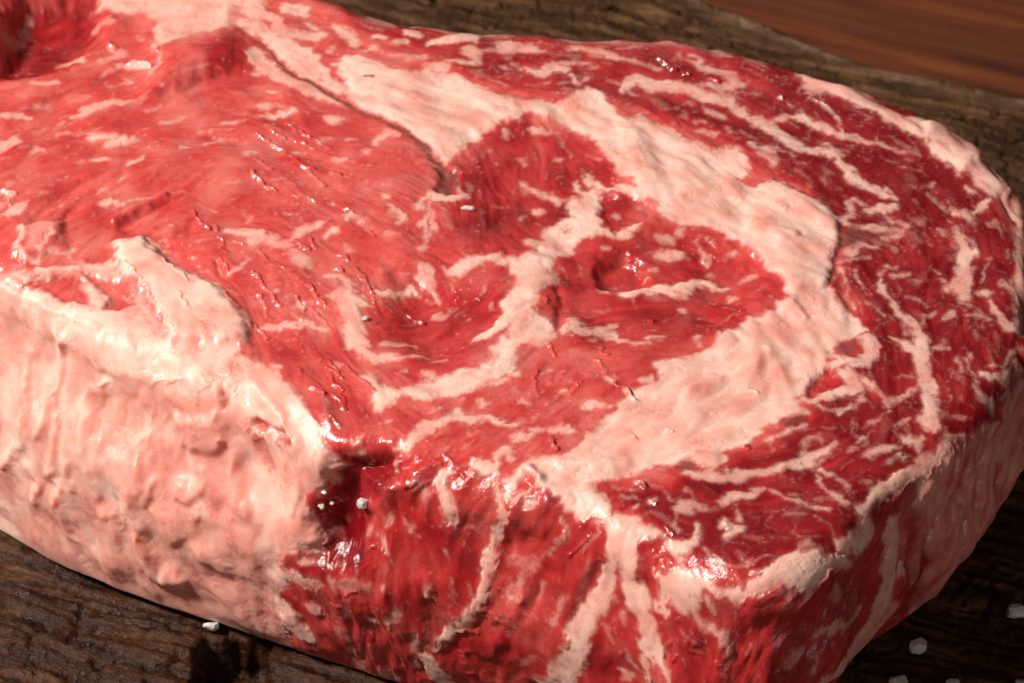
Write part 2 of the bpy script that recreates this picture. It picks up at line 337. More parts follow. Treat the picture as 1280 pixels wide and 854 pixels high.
['hs',0,-0.8,0,-142,390,4,-142,350,4,-138,284,4],
['bs',0.5,0,0,-142,390,2,-142,350,2,-138,284,2],
['bp',0.85,0,0.6,-124,470,-103,470,-97,430,-97,404,-114,398,-125,418],
['hp',0,-1,0.8,-124,470,-103,470,-97,430,-97,404,-114,398,-125,418],
['fs',0.75,0.4,0,-214,362,7,-200,345,20,-186,331,16,-196,314,9],
['fs',0.7,0.3,0,-222,390,20,-217,391,20],
['fs',0.6,0.3,0,-223,424,11,-214,427,11],
['fs',0.6,0.3,0,-212,281,14,-198,278,8],
['fs',0.6,0.3,0,-220,185,12,-212,196,12],
['fs',0.7,0.3,0,-50,137,10,-45,145,10],
['fs',0.6,0.3,0,-36,110,7,-34,97,7],
['fs',0.6,0.3,0,-127,86,17,-122,86,17],
['fs',0.5,0.3,0,-30,373,10,-20,370,10],
['fs',0.5,0.3,0,-6,376,10,-1,376,10],
['fs',0.4,0.3,0,-274,407,7,-265,430,7],
['fs',0.4,0.3,0,-272,427,7,-254,435,7],
['fs',0.6,0.3,0,-286,328,14,-272,334,14],
['fs',0.55,0.3,0,-265,317,10,-241,342,10],
['fs',0.5,0.3,0,-320,328,10,-313,322,10],
['fs',0.4,0.3,0,-339,373,5,-359,350,5],
['fs',0.6,0.3,0,-390,345,9,-385,344,9],
['fs',0.5,0.3,0,-412,435,9,-401,438,9],
['fs',0.5,0.3,0,-376,424,9,-363,430,9],
['gs',1,0.25,0,-451,444,8,-425,413,6,-410,404,4],
['gs',1,0.25,0,-378,393,6,-329,376,6],
['gs',1,0.25,0,-329,376,4,-304,362,5,-279,342,7],
['gs',1,0.25,0,-357,464,5,-327,424,7],
['gs',1,0.25,0,-315,458,6,-304,453,6],
['gs',1,0.25,0,-373,267,6,-355,245,7],
['gs',1,0.25,0,-347,270,4,-336,245,5],
['gs',1,0.25,0,-430,240,5,-419,218,5],
['gs',1,0.25,0,-434,174,5,-411,121,5,-392,89,5],
['gs',1,0.25,0,-431,115,6,-417,99,5,-408,57,4],
['gs',1,0.25,0,-344,142,6,-329,110,8,-312,84,6],
['gs',1,0.25,0,-362,115,4,-353,78,3],
['gs',1,0.25,0,-265,196,5,-235,126,6],
['gs',1,0.25,0,-232,110,3,-228,84,3],
['gs',1,0.25,0,-299,193,7,-292,188,7],
['gs',1,0.25,0,-289,223,7,-284,218,7],
['gs',1,0.25,0,-174,89,6,-147,65,8],
['gs',1,0.25,0,-427,39,4,-402,0,4],
['gs',1,0.25,0,-368,68,4,-354,52,4],
['gs',1,0.25,0,-338,84,3,-306,26,4],
['gs',1,0.25,0,-287,350,6,-278,339,7],
['gs',1,0.25,0,-254,300,4,-243,281,4],
['gs',1,0.25,0,-394,191,5,-380,180,5],
['fs',0.95,0.7,0,-56,10,19,-32,31,24,-9,57,29,4,110,30],
['fs',0.7,0.3,0,-209,-2,15,-185,5,16,-162,3,10],
['fp',0.97,0.6,0.35,101,390,119,407,153,401,153,350,162,306,145,289,113,278,96,251,72,234,68,201,78,164,58,153,41,131,39,89,50,68,74,47,73,10,53,-10,-7,-10,-7,218,17,229,45,256,52,278,52,306,83,336,111,342,94,356],
['fs',0.9,0.3,0,109,444,11,119,421,15,133,410,32],
['fs',0.95,0.3,0,133,456,16,140,441,20,157,424,19,195,413,22,226,396,33],
['fs',0.9,0.3,0,31,267,22,58,273,22],
['lp',1,-0.6,0.35,-7,193,14,185,10,153,-7,131],
['hs',0,-0.8,0,93,311,4,95,300,4],
['lp',0.8,0,0.2,90,311,97,311,97,299,91,299],
['hs',0,-0.7,0,52,273,5,41,240,4,58,196,4],
['hs',0,-0.6,0,83,339,6,114,345,7],
['fp',1,0.7,0.3,189,464,228,638,325,529,411,423,481,425,514,389,547,355,563,311,561,277,554,249,550,218,542,173,531,141,540,132,557,86,575,58,591,31,573,25,556,10,542,-2,529,-33,547,-57,529,-74,511,-74,499,-98,480,-124,463,-148,469,-168,480,-190,448,-194,414,-215,387,-239,373,-262,338,-272,343,-301,323,-320,307,-320,288,-297,256,-307,224,-307,204,-326,166,-335,121,-354,133,-368,152,-394,181,-444,199,-461,92,-404,76,-370,38,-358,32,-339,0,-331,0,-322,13,-301,32,-289,64,-284,96,-280,109,-262,123,-229,140,-210,173,-180,173,-160,193,-144,183,-130,196,-120,243,-104,243,-80,235,-68,251,-53,284,-43,332,-10,346,25,367,31,380,37,395,65,412,69,436,86,464,111,457,149,435,194,417,240,390,262,377,273,344,306,310,319,286,313,276,322,253,333,252,373,227,403],
['hp',0,0.7,1.2,447,432,514,389,547,355,563,311,556,249,542,173,531,141,499,132,471,115,435,194,397,271,416,382],
['hs',0,-0.7,0,565,315,8,562,271,10,553,216,10,542,173,10,529,139,9],
['bs',0.7,0,0,564,297,4,562,275,6,548,205,4,532,145,6],
['hs',0,0.7,0,291,-124,27,328,-100,31,382,-74,30,424,-27,25],
['hs',0,-0.35,0,261,-282,10,311,-204,12,358,-158,14,406,-112,13,475,-47,11],
['pk',0.9,0,0.6,257,-286,311,-200,406,-108,478,-43,480,-55,412,-124,317,-215,269,-293],
['pk',0.4,0,3,77,-324,129,-227,209,-148,344,-27,455,56,477,-27,390,-188,282,-286,153,-343],
['pk',0.5,0,3,388,56,484,98,562,56,474,-68,382,-68],
['pk',0.35,0,3,294,450,365,473,444,382,439,271,357,293,278,382],
['hs',0,-0.6,0,491,130,13,532,136,13],
['hs',0,-0.4,0,532,136,7,533,88,9,548,56,11],
['hs',0,0.5,0,464,115,11,482,77,12,489,56,10],
['bs',0.8,0,0,481,425,4,491,409,8,521,384,9],
['hs',0,-0.8,0,481,425,10,491,409,13,521,384,13],
['hp',0,0.6,0.3,447,293,488,288,490,266,458,253,441,271],
['lp',1,-1.0,0.35,153,396,195,401,226,390,250,362,249,345,235,331,207,317,183,300,166,317,156,350],
['fs',0.9,0.5,0,176,295,16,193,300,21,214,317,16],
['fs',0.9,0.3,0,162,303,16,186,295,16],
['fs',1,1.3,0,156,153,16,176,155,13,196,142,24,230,150,27,261,158,27,278,145,26,292,169,22,313,180,19,333,177,18,343,161,13,370,164,6],
['hp',0,-2.2,1.2,154,234,192,251,219,229,231,164,190,158,159,164,146,196],
['fs',0.6,0.3,0,255,284,22,272,284,17],
['fs',0.85,0.6,0,257,253,25,278,253,27],
['fs',0.5,0.3,0,216,267,11,223,267,11],
['fs',0.7,0.3,0,235,215,8,246,218,8],
['fs',0.7,0.3,0,228,191,10,235,193,10],
['fs',0.6,0.3,0,224,172,9,228,172,9],
['fs',0.8,0.3,0,313,284,9,323,261,11,332,240,17,336,223,10,339,245,6],
['fs',0.6,0.3,0,284,300,15,291,306,15],
['fs',0.6,0.3,0,394,180,16,408,185,18],
['fs',0.6,0.3,0,375,240,16,378,240,16],
['fs',0.6,0.3,0,339,199,16,342,199,16],
['fs',0.65,0.3,0,368,131,16,377,134,13],
['fs',0.8,0.3,0,287,110,10,288,99,7],
['fs',0.7,0.3,0,163,102,12,167,102,12],
['fs',0.8,0.3,0,164,57,15,168,57,15],
['fs',0.7,0.3,0,313,84,10,323,86,9],
['fs',0.6,0.3,0,227,42,10,231,42,10],
['fs',0.6,0.3,0,156,264,14,160,264,11],
['fs',0.6,0.3,0,118,210,6,114,191,6],
['fs',0.6,0.3,0,75,223,5,95,191,5],
['fs',0.6,0.3,0,113,226,5,118,207,5],
['fs',0.6,0.3,0,205,131,6,212,110,4],
['fs',0.5,0.3,0,215,373,11,224,370,11],
['fs',0.5,0.3,0,177,350,9,180,345,9],
['fs',0.75,0.3,0,42,364,17,47,364,17],
['fs',0.75,0.4,0,21,438,18,42,418,21,66,401,19,82,387,18],
['fs',0.5,0.3,0,7,430,7,3,384,5],
['fs',0.5,0.3,0,21,348,7,14,339,7],
['fs',0.4,0.3,0,292,57,4,335,52,4,370,78,4,397,84,4],
['fs',0.4,0.3,0,374,110,3,424,153,3],
['fs',0.3,0.3,0,252,78,3,303,89,3,336,78,3],
['fs',0.35,0.3,0,399,131,3,432,147,3],
['fs',0.75,0.7,0,90,31,25,104,57,31,114,36,31,147,42,31,174,21,29,200,-5,14],
['fs',0.75,0.3,0,226,5,15,243,10,15],
['fs',0.7,0.3,0,306,-5,14,314,21,9],
['hs',0,-1.4,0,81,153,10,87,84,12,77,31,13],
['gs',1,0.3,0,311,47,6,341,26,7],
['gs',1,0.3,0,377,97,5,383,86,6],
['gs',1,0.3,0,230,73,6,233,65,6],
['gs',1,0.3,0,172,29,6,175,23,6],
['gs',1,0.3,0,284,31,5,287,26,5],
['gs',1,0.3,0,54,115,5,57,110,5],
['bp',0.9,0,0.5,567,295,589,311,595,300,587,289,632,284,645,278,603,267,575,251,557,251,559,273],
['bs',0.55,0,0,551,196,11,557,137,13,565,84,11],
['bs',0.5,0,0,554,218,11,573,223,8,600,220,5],
['hs',0,-0.8,0,551,196,11,557,137,13,565,84,11],
['fs',0.9,0.3,0,579,470,21,601,438,27,628,418,27,650,396,22,670,381,5],
['fs',0.7,0.3,0,569,325,15,588,345,15,586,373,11,598,387,12,614,367,10],
['fs',0.8,0.3,0,623,350,22,640,353,28,662,362,19],
['fs',0.75,0.3,0,640,345,14,652,320,13,674,300,11],
['fs',0.75,0.3,0,575,314,11,602,300,14,633,295,17,674,295,13,659,275,9],
['fs',0.6,0.3,0,638,273,14,659,278,11],
['fs',0.7,0.3,0,574,234,25,599,256,16,623,253,8],
['fs',0.6,0.3,0,558,212,10,569,218,11,607,223,9],
['fs',0.75,0.3,0,554,201,7,566,169,7,566,121,5,574,89,6],
['fs',0.75,0.3,0,581,191,6,591,142,5],
['fs',0.7,0.3,0,595,102,7,610,78,10,623,68,8],
['fs',0.85,0.3,0,624,169,7,625,142,10,633,115,11,650,73,16,668,47,19,681,-5,22],
['fs',0.7,0.3,0,662,57,10,685,44,13,689,57,5],
['fs',0.6,0.3,0,664,118,6,687,110,6,696,94,5],
['fp',0.95,0.5,0.35,753,334,765,311,773,289,782,267,796,240,795,223,778,191,778,153,769,121,762,99,754,110,752,126,729,137,734,147,757,185,757,223,764,261,760,295],
['fs',0.75,0.3,0,768,350,17,782,345,20,787,322,8],
['fs',0.5,0.3,0,736,300,9,750,295,8,738,284,6],
['fs',0.9,0.3,0,804,356,12,815,370,23,823,381,14],
['fs',0.6,0.3,0,792,421,14,805,413,17],
['fs',0.6,0.3,0,718,418,8,733,430,13],
['fs',0.65,0.3,0,724,401,10,740,379,10,755,350,11,762,362,4,758,390,4],
['fp',0.95,0.6,0.35,786,476,906,596,859,433,842,391,822,407,807,435],
['fp',0.85,0.4,0.35,847,405,865,439,961,513,879,50,845,56,843,134,854,189,863,246,871,316,866,372],
['hs',0,-1.2,0,848,412,13,858,373,13,873,329,12],
['fs',0.7,0.3,0,828,322,19,837,306,9,841,278,5],
['fs',0.6,0.3,0,849,252,4,842,218,4],
['fs',0.6,0.3,0,861,284,8,864,274,9],
['fs',0.6,0.3,0,815,218,6,803,196,5,792,153,4],
['fs',0.8,0.3,0,835,148,16,837,133,8],
['fs',0.7,0.3,0,787,131,16,803,131,16],
['fs',0.7,0.3,0,760,63,10,784,70,8,793,57,10],
['fs',0.8,0.3,0,805,110,6,814,68,12,822,43,18,867,46,34],
['fs',0.8,0.3,0,719,57,10,734,68,18,733,57,7],
['fs',0.6,0.3,0,690,68,8,707,73,8],
['fs',0.65,0.3,0,651,174,19,669,180,16],
['fs',0.65,0.3,0,643,204,14,650,204,14],
['fs',0.65,0.3,0,625,185,10,632,191,10],
['fs',0.65,0.3,0,670,161,8,683,153,8],
['fs',0.65,0.3,0,722,164,7,727,153,7],
['fs',0.65,0.3,0,714,278,5,717,251,5],
['fs',0.65,0.3,0,717,185,7,721,180,7],
['fs',0.65,0.3,0,753,99,7,766,89,7],
['fs',0.35,0.3,0,678,306,4,694,289,4,696,273,3,688,251,3],
['fs',0.3,0.3,0,589,362,4,615,339,4],
['fs',0.4,0.3,0,501,464,5,523,430,4],
['hs',0,3.2,0,-860,51,21,-881,12,21,-883,-31,22,-916,-56,26,-924,-75,23,-981,-95,17,-997,-99,13],
['hs',0,-1.2,0,-917,-10,26,-926,-46,28],
['hs',0,3.0,0,-783,42,14,-814,-8,14,-825,-27,18,-857,-59,24,-876,-72,19],
['hs',0,-1.0,0,-853,0,18,-866,-37,18],
['hs',0,2.2,0,-830,-72,12,-855,-118,16,-898,-152,14],
['hs',0,-2.2,0,-853,-77,11,-873,-113,13],
['hs',0,3.0,0,-788,-137,12,-776,-96,13,-772,-61,17,-751,-48,14,-712,-46,13],
['hs',0,-1.6,0,-766,-144,13,-759,-96,15,-744,-70,14,-705,-65,8],
['hp',0,-0.9,1.2,-743,-67,-706,-67,-656,-84,-654,-128,-698,-165,-746,-150,-760,-120],
['fs',1,1.0,0,-738,20,14,-715,-12,21,-685,-33,18,-643,-48,17,-597,-69,16,-551,-77,13,-494,-91,7],
['hs',0,-1.5,0,-736,-47,9,-686,-65,10,-603,-83,10,-531,-94,8],
['pk',1,0,1.5,-664,-64,-612,-82,-516,-94,-481,-108,-507,-133,-545,-130,-578,-140,-640,-138,-657,-108],
['hs',0,1.1,0,-638,-81,9,-635,-114,9,-646,-130,7],
['hs',0,1.0,0,-587,-120,5,-618,-141,6],
['hs',0,1.6,0,-672,-145,10,-654,-147,13,-650,-145,11],
['hs',0,1.2,0,-640,-160,6,-629,-164,7],
['hp',0,1.5,0.6,-589,-134,-491,-146,-492,-187,-529,-205,-572,-197,-584,-178,-585,-159],
['hs',0,-2.2,0,-583,-190,8,-559,-205,7,-527,-214,6],
['hs',0,-1.5,0,-673,-176,6,-656,-171,6,-620,-181,6],
['hs',0,1.8,0,-681,-189,26,-687,-220,26],
['hs',0,1.8,0,-721,-227,30,-732,-252,32],
['hs',0,-2.2,0,-649,-195,6,-626,-207,6],
['hp',0,0.9,0.6,-616,-228,-570,-242,-567,-258,-603,-270,-629,-258],
['hs',0,-2.4,0,-558,-242,9,-558,-263,11,-551,-297,16],
['hs',0,2.2,0,-494,-190,28,-486,-212,32,-512,-238,22,-506,-269,30,-497,-303,27],
['lp',0.7,-1.2,0.35,-477,-98,-469,-110,-468,-141,-481,-141,-481,-121],
['fs',0.7,0.3,0,-448,-135,15,-442,-163,16],
['lp',0.8,-0.8,0.35,-439,-167,-408,-184,-413,-200,-442,-184],
['hs',0,1.6,0,-932,-119,24,-925,-152,21,-966,-174,18],
['hs',0,1.5,0,-883,-141,20,-877,-173,20,-915,-196,18],
['hs',0,1.6,0,-834,-138,17,-852,-180,19],
['hs',0,-1.6,0,-943,-180,13,-898,-152,11],
['hs',0,1.0,0,-796,-163,20,-803,-216,23],
['hs',0,-0.9,0,-734,-167,13,-779,-228,18],
['hs',0,1.2,0,-659,-221,12,-692,-249,15],
['hs',0,0.9,0,-578,-215,14,-566,-231,10],
['hs',0,-1.0,0,-628,-213,20,-641,-278,18],
['lp',0.35,0,0.8,-647,-189,-624,-199,-598,-208,-624,-213,-647,-205],
['lp',0.35,0,1,-582,-206,-538,-207,-527,-221,-551,-228],
['lp',0.4,0,0.8,-558,-242,-538,-249,-540,-299,-566,-294,-561,-262],
['lp',0.3,0,0.6,-677,-171,-646,-168,-620,-181,-651,-185,-674,-182],
['fs',1,0.3,0,-577,4,5,-563,-20,7,-545,-34,7],
['gs',1,0.4,0,-731,-46,4,-706,-45,5],
['gs',1,0.4,0,-605,-65,6,-551,-77,7],
['gs',1,0.4,0,-579,-79,5,-563,-78,5],
['gs',1,0.4,0,-590,-138,3,-583,-136,3],
['gs',1,0.5,0,-498,-94,4,-529,-115,4],
['gs',1,0.3,0,-842,-30,6,-825,-27,5],
['lp',0.75,-0.5,0.35,-429,-170,-403,-177,-376,-195,-360,-226,-369,-237,-382,-224,-396,-197,-422,-185,-435,-185],
['lp',0.55,-0.5,0.35,-440,-195,-422,-206,-425,-239,-425,-259,-438,-259,-442,-235,-452,-212],
['hs',0,1.0,0,-400,-207,7,-407,-249,10,-411,-275,7],
['hs',0,1.2,0,-420,-111,20,-399,-145,20,-375,-192,18,-353,-230,20],
['gs',1,0.5,0,-378,-185,6,-359,-223,8],
['gs',1,0.4,0,-420,-192,5,-410,-199,5],
['gs',1,0.4,0,-397,-211,5,-390,-223,6],
['hs',0,1.6,0,-380,-262,14,-391,-307,16,-411,-330,14],
['hs',0,1.5,0,-331,-249,12,-322,-279,20,-314,-296,16],
['fs',0.85,0.5,0,-262,-2,17,-241,-33,27,-224,-43,26,-191,-36,15,-138,-28,10],
['fp',0.97,0.9,0.35,-249,-92,-230,-89,-216,-112,-176,-122,-134,-99,-91,-76,-58,-69,-39,-43,-32,-18,-19,8,11,8,11,-84,0,-89,-25,-99,-48,-114,-78,-135,-110,-145,-149,-150,-176,-140,-201,-160,-211,-179,-221,-179,-229,-160,-223,-130,-229,-114],
['hs',0,-0.6,0,-58,-69,10,-32,-79,8,-19,-33,6],
['hs',0,-0.5,0,-78,-84,5,-48,-92,6,-25,-94,5],
['fs',0.88,0.6,0,-190,-257,6,-170,-259,16,-154,-239,17,-135,-214,28,-106,-199,21,-90,-184,25,-71,-194,25,-45,-189,15,-18,-204,14,4,-210,10],
['fs',0.8,0.3,0,-142,-179,6,-110,-167,6],
['fs',0.7,0.3,0,-144,-84,20,-127,-87,10],
['fs',0.7,0.3,0,-180,-74,13,-175,-74,13],
['fs',0.6,0.3,0,-231,-79,15,-226,-79,15],
['fs',0.8,0.3,0,-48,-155,20,-38,-155,10],
['fs',0.8,0.3,0,-87,-150,7,-90,-160,5],
['fs',0.8,0.3,0,-32,-109,15,-9,-99,12],
['fs',0.7,0.3,0,-128,-51,13,-108,-48,15],
['fs',0.6,0.3,0,-285,-66,13,-280,-66,10],
['fs',0.7,0.3,0,-395,-61,18,-389,-61,15],
['fs',0.7,0.3,0,-207,-207,12,-200,-207,10],
['fs',0.7,0.3,0,-190,-229,5,-177,-241,4],
['fs',0.8,0.3,0,-259,-239,7,-242,-231,12],
['fs',0.6,0.3,0,-275,-260,10,-246,-255,9],
['fs',0.5,0.3,0,-227,-194,10,-220,-194,10],
['fs',0.5,0.3,0,-248,-194,7,-243,-194,7],
['fs',0.5,0.3,0,-122,-234,10,-103,-236,8],
['fs',0.5,0.3,0,-67,-234,14,-61,-229,9],
['gs',1,0.22,0,-306,-69,2,-270,-169,2],
['gs',1,0.22,0,-327,-122,6,-313,-135,8],
['gs',1,0.22,0,-294,-135,3,-271,-169,3],
['gs',1,0.22,0,-297,-79,5,-291,-87,5],
['gs',1,0.22,0,-294,-188,2,-280,-210,3],
['gs',1,0.22,0,-223,-259,8,-214,-265,8],
['gs',1,0.22,0,-249,-230,5,-242,-234,5],
['gs',1,0.22,0,-352,-74,3,-347,-82,3],
['gs',1,0.22,0,-273,-69,2,-225,-135,2],
['gs',1,0.22,0,-313,-48,2,-282,-89,2],
['gs',1,0.22,0,-135,-253,3,-109,-239,3],
['gs',1,0.22,0,-284,-248,3,-279,-259,4],
['gs',1,0.22,0,-108,-277,4,-97,-293,4],
['gs',1,0.22,0,-152,-278,3,-151,-283,3],
['hs',0,0.8,0,-194,-287,13,-167,-276,15],
['fs',0.6,0.3,0,-190,-284,10,-195,-300,7],
['fs',0.85,0.6,0,-120,-328,20,-112,-309,14,-99,-311,7],
['fs',0.8,0.7,0,-120,-328,16,-111,-355,22,-104,-390,24],
['fs',0.4,0.5,0,-157,-324,24,-144,-345,22],
['fs',0.9,0.8,0,-60,-299,15,-44,-308,26,-28,-321,18,-25,-292,15,-9,-273,24,-2,-297,10],
['fs',0.85,0.3,0,-32,-338,10,-29,-370,17],
['fs',0.9,0.3,0,-9,-333,20,0,-338,20],
['gs',1,0.5,0,-262,-318,11,-243,-315,11,-229,-320,10],
['gs',1,0.5,0,-249,-327,12,-215,-324,12,-198,-331,10],
['gs',1,0.5,0,-219,-313,7,-197,-312,7],
['gs',1,0.5,0,-177,-328,8,-157,-321,8],
['gs',1,0.5,0,-169,-310,7,-145,-309,8],
['gs',1,0.5,0,-138,-307,7,-115,-302,9],
['gs',1,0.5,0,-159,-334,6,-133,-327,6],
['gs',1,0.5,0,-60,-291,5,-57,-300,5],
['gs',1,0.5,0,-89,-315,4,-77,-326,4],
['hs',0,2.2,0,-278,-356,23,-261,-355,23],
['hs',0,1.2,0,-262,-318,20,-200,-326,20,-136,-313,20],
['lp',0.9,-1.2,0.3,16,-320,32,-337,38,-359,28,-359,19,-343],
['bp',0.8,0,0.5,260,-306,289,-297,311,-321,272,-328],
['hs',0,-1.2,0,95,-366,6,101,-388,8],
['fs',0.8,0.3,0,275,-330,14,307,-335,24,345,-340,24,413,-326,19],
['fs',0.75,0.5,0,336,-397,17,356,-378,23,375,-378,19,395,-369,14],
['fs',0.5,0.3,0,280,-369,5,295,-397,5],
['fs',0.65,0.5,0,269,-411,23,301,-406,19],
['fs',0.8,0.3,0,204,-350,19,209,-352,19],
['fs',0.8,0.3,0,219,-397,14,221,-392,14],
['fs',0.6,0.3,0,163,-359,12,169,-359,12],
['fs',0.6,0.3,0,190,-402,9,195,-399,9],
['fs',0.7,0.3,0,49,-84,11,59,-69,11],
['fs',0.7,0.3,0,93,-33,12,96,-18,7],
['fs',0.7,0.3,0,54,-112,7,56,-107,7],
['fs',0.7,0.3,0,82,-130,12,89,-124,9],
['fs',0.8,0.3,0,13,-155,17,23,-155,12],
['fs',0.85,0.3,0,124,-160,23,134,-150,14],
['fs',0.8,0.3,0,144,-160,20,150,-160,20],
['fs',0.8,0.3,0,39,-189,12,55,-177,12],
['fs',0.6,0.3,0,65,-174,8,67,-177,8],
['fs',0.85,0.3,0,36,-219,19,45,-224,14],
['fs',0.8,0.3,0,68,-224,20,94,-219,24],
['fs',0.75,0.3,0,6,-243,19,32,-234,19],
['fs',0.9,0.3,0,161,-99,13,164,-104,13],
['fs',0.85,0.3,0,211,-99,15,227,-97,15],
['fs',0.7,0.3,0,199,-10,10,226,-10,10],
['fs',0.7,0.3,0,210,-38,8,214,-38,8],
['fs',0.5,0.3,0,175,-378,6,191,-383,5],
['fs',0.5,0.3,0,242,-369,5,254,-392,5],
['fs',0.5,0.3,0,223,-350,5,236,-359,5],
['fs',0.5,0.3,0,6,-204,14,20,-194,9],
['fs',0.5,0.3,0,0,-124,10,13,-130,8],
['fs',0.5,0.3,0,43,-2,6,47,-18,5],
['gs',1,0.3,0,143,-7,3,156,-38,4],
['gs',1,0.3,0,142,-48,4,155,-89,4,180,-124,6],
['gs',1,0.3,0,182,-124,8,196,-150,8],
['gs',1,0.3,0,41,-74,3,38,-130,3],
['gs',1,0.3,0,63,-7,3,65,-33,3],
['gs',1,0.3,0,104,-109,6,108,-114,6],
['gs',1,0.3,0,61,-248,6,69,-273,6],
['gs',1,0.3,0,112,-79,3,142,-94,3],
['gs',1,0.3,0,92,-135,3,115,-104,3],
['gs',1,0.3,0,204,-352,9,210,-359,9],
['gs',1,0.3,0,217,-395,8,222,-402,8],
['gs',1,0.3,0,251,-229,8,254,-231,8],
['gs',1,0.3,0,194,-239,6,200,-243,6],
['gs',1,0.3,0,393,-130,6,398,-137,6],
['gs',1,0.3,0,377,-268,7,380,-270,6],
['fs',0.9,0.8,0,118,-359,18,133,-389,23,151,-420,22],
['fs',0.85,0.6,0,-6,-367,19,25,-357,13],
['fs',0.8,0.3,0,16,-376,13,33,-375,13],
['gs',1,0.5,0,19,-376,8,35,-375,8],
['hs',0,-0.4,0,195,-219,12,207,-243,14,220,-234,9],
['hs',0,0.7,0,77,-302,19,128,-311,24,180,-306,24],
['lp',1,-0.8,0.3,510,-79,527,-74,531,-114,511,-124,487,-140,481,-124],
['lp',0.8,0,0.2,519,-46,525,-46,527,-52,518,-52],
['fs',0.9,0.4,0,486,-150,24,517,-135,24,543,-124,25,560,-122,20,552,-94,29,543,-79,22],
['fs',0.7,0.3,0,562,-89,4,577,-119,5,571,-150,8,547,-169,8,530,-177,12,498,-165,12],
['fs',0.85,0.3,0,554,-69,14,575,-99,14,598,-135,11,610,-155,7],
['fs',0.9,0.4,0,552,-43,20,568,-54,31,584,-54,27,593,-28,27,589,8,25],
['fs',0.9,0.3,0,679,8,27,678,-43,25,676,-84,24,681,-130,28,681,-169,29,672,-199,31,683,-218,26],
['fs',0.85,0.3,0,635,8,10,657,-12,19,675,-33,24],
['bp',0.7,0,0.5,534,-12,545,3,572,3,574,-18,559,-33,546,-28],
['fs',0.85,0.3,0,609,-165,11,627,-150,16,644,-137,13,655,-119,10,663,-109,6],
['fs',0.6,0.3,0,631,-94,6,645,-84,8,658,-89,6],
['fs',0.85,0.3,0,759,-28,5,754,-43,4,757,-84,5,761,-120,12,768,-138,14,790,-148,19,788,-134,15],
['fs',0.7,0.3,0,735,-33,5,739,-64,10,732,-69,7],
['fs',0.7,0.3,0,700,-18,10,720,-18,8],
['fs',0.6,0.3,0,716,-135,5,717,-150,5],
['fp',0.72,0.3,0.6,824,-94,883,-33,990,-90,957,-129,1125,-122,1126,-188,643,-395,635,-343,655,-323,692,-280,693,-240,748,-217,767,-188,816,-150,836,-148,823,-117],
['fs',0.85,0.8,0,774,-82,14,792,-85,18,817,-78,22,841,-58,35,844,-41,34],
['fs',0.8,0.6,0,786,-61,9,816,-55,7,829,-15,10,869,7,15],
['fs',0.7,0.3,0,805,-111,8,812,-122,6,821,-107,7],
['fs',0.88,0.6,0,566,-409,23,582,-373,27,603,-346,29,631,-323,29,659,-302,26,687,-277,27,708,-247,20],
['fs',0.8,0.6,0,700,-234,11,774,-210,10],
['fs',0.85,0.3,0,406,-321,14,442,-306,14,475,-292,28,491,-282,23,525,-258,9],
['fs',0.75,0.3,0,483,-306,14,505,-321,9,526,-340,13,534,-364,8],
['fs',0.75,0.3,0,488,-330,10,502,-369,13,533,-393,17],
['fs',0.75,0.3,0,403,-369,7,438,-383,12,465,-402,9,499,-411,9],
['fs',0.7,0.3,0,462,-282,4,477,-243,10,497,-234,10,499,-258,4],
['fs',0.8,0.3,0,410,-243,14,439,-229,14,476,-214,14],
['bp',0.75,0,0.5,438,-204,458,-192,483,-202,463,-214,443,-216],
['lp',0.8,0,0.8,626,-345,655,-323,672,-339,681,-372,638,-382],
['lp',0.7,-0.6,0.4,708,-240,731,-228,736,-265,731,-288,722,-256],
['fs',0.85,0.3,0,558,-248,11,570,-239,11],
['fs',0.75,0.3,0,572,-282,18,592,-268,19,618,-268,12],
['fs',0.75,0.3,0,632,-248,19,652,-248,26,651,-268,10],
['fs',0.7,0.3,0,603,-296,10,623,-285,16,637,-282,10],
['fs',0.6,0.3,0,547,-268,12,540,-277,8],
['fs',0.7,0.3,0,622,-214,14,643,-199,9],
['fs',0.6,0.3,0,587,-202,12,592,-202,12],
['fs',0.65,0.3,0,566,-339,13,570,-338,10],
['fs',0.6,0.3,0,719,-186,9,737,-188,9],
['fs',0.6,0.3,0,651,-287,13,672,-271,13],
['fs',0.4,0.3,0,570,-214,7,597,-204,6],
['fs',0.4,0.3,0,505,-214,10,518,-219,8],
['fs',0.5,0.3,0,612,-179,5,597,-194,4],
['fs',0.4,0.3,0,688,-199,6,701,-211,6],
['hs',0,1.2,0,790,-170,13,836,-148,18],
['hs',0,-0.6,0,741,-263,11,797,-318,17],
['hs',0,0.5,0,839,-208,30,874,-282,25],
['hs',0,0.5,0,790,-252,20,850,-312,15],
['hs',0,2.2,0,-728,-280,41,-755,-316,24,-754,-352,38,-763,-393,33,-728,-398,39,-704,-406,12],
['hp',0,0.7,0.8,-679,-262,-584,-282,-619,-326,-684,-338],
['hs',0,-0.8,0,-590,-295,7,-621,-329,7,-682,-343,9],
['hs',0,1.8,0,-616,-358,31,-613,-386,33],
['hs',0,-1.6,0,-671,-378,25,-682,-429,27],
['lp',0.4,0,1,-672,-373,-643,-371,-675,-425,-698,-433,-690,-402],
['hs',0,1.2,0,-532,-309,24,-538,-368,50,-564,-414,29],
['hs',0,1.2,0,-652,-447,55,-655,-483,81],
['hs',0,1.3,0,-913,-216,21,-923,-247,25],
['hs',0,1.0,0,-815,-247,16,-783,-251,16],
['hs',0,-1.0,0,-761,-285,16,-809,-326,21],
['hs',0,0.8,0,-802,-275,51,-868,-331,55],
['hs',0,0.9,0,-741,-401,14,-735,-435,13],
['lp',0.4,0,0.6,-539,-315,-527,-324,-550,-366,-563,-356],
['hs',0,-0.8,0,-689,-438,25,-679,-455,33],
['hs',0,1.0,0,-937,-262,19,-921,-278,13],
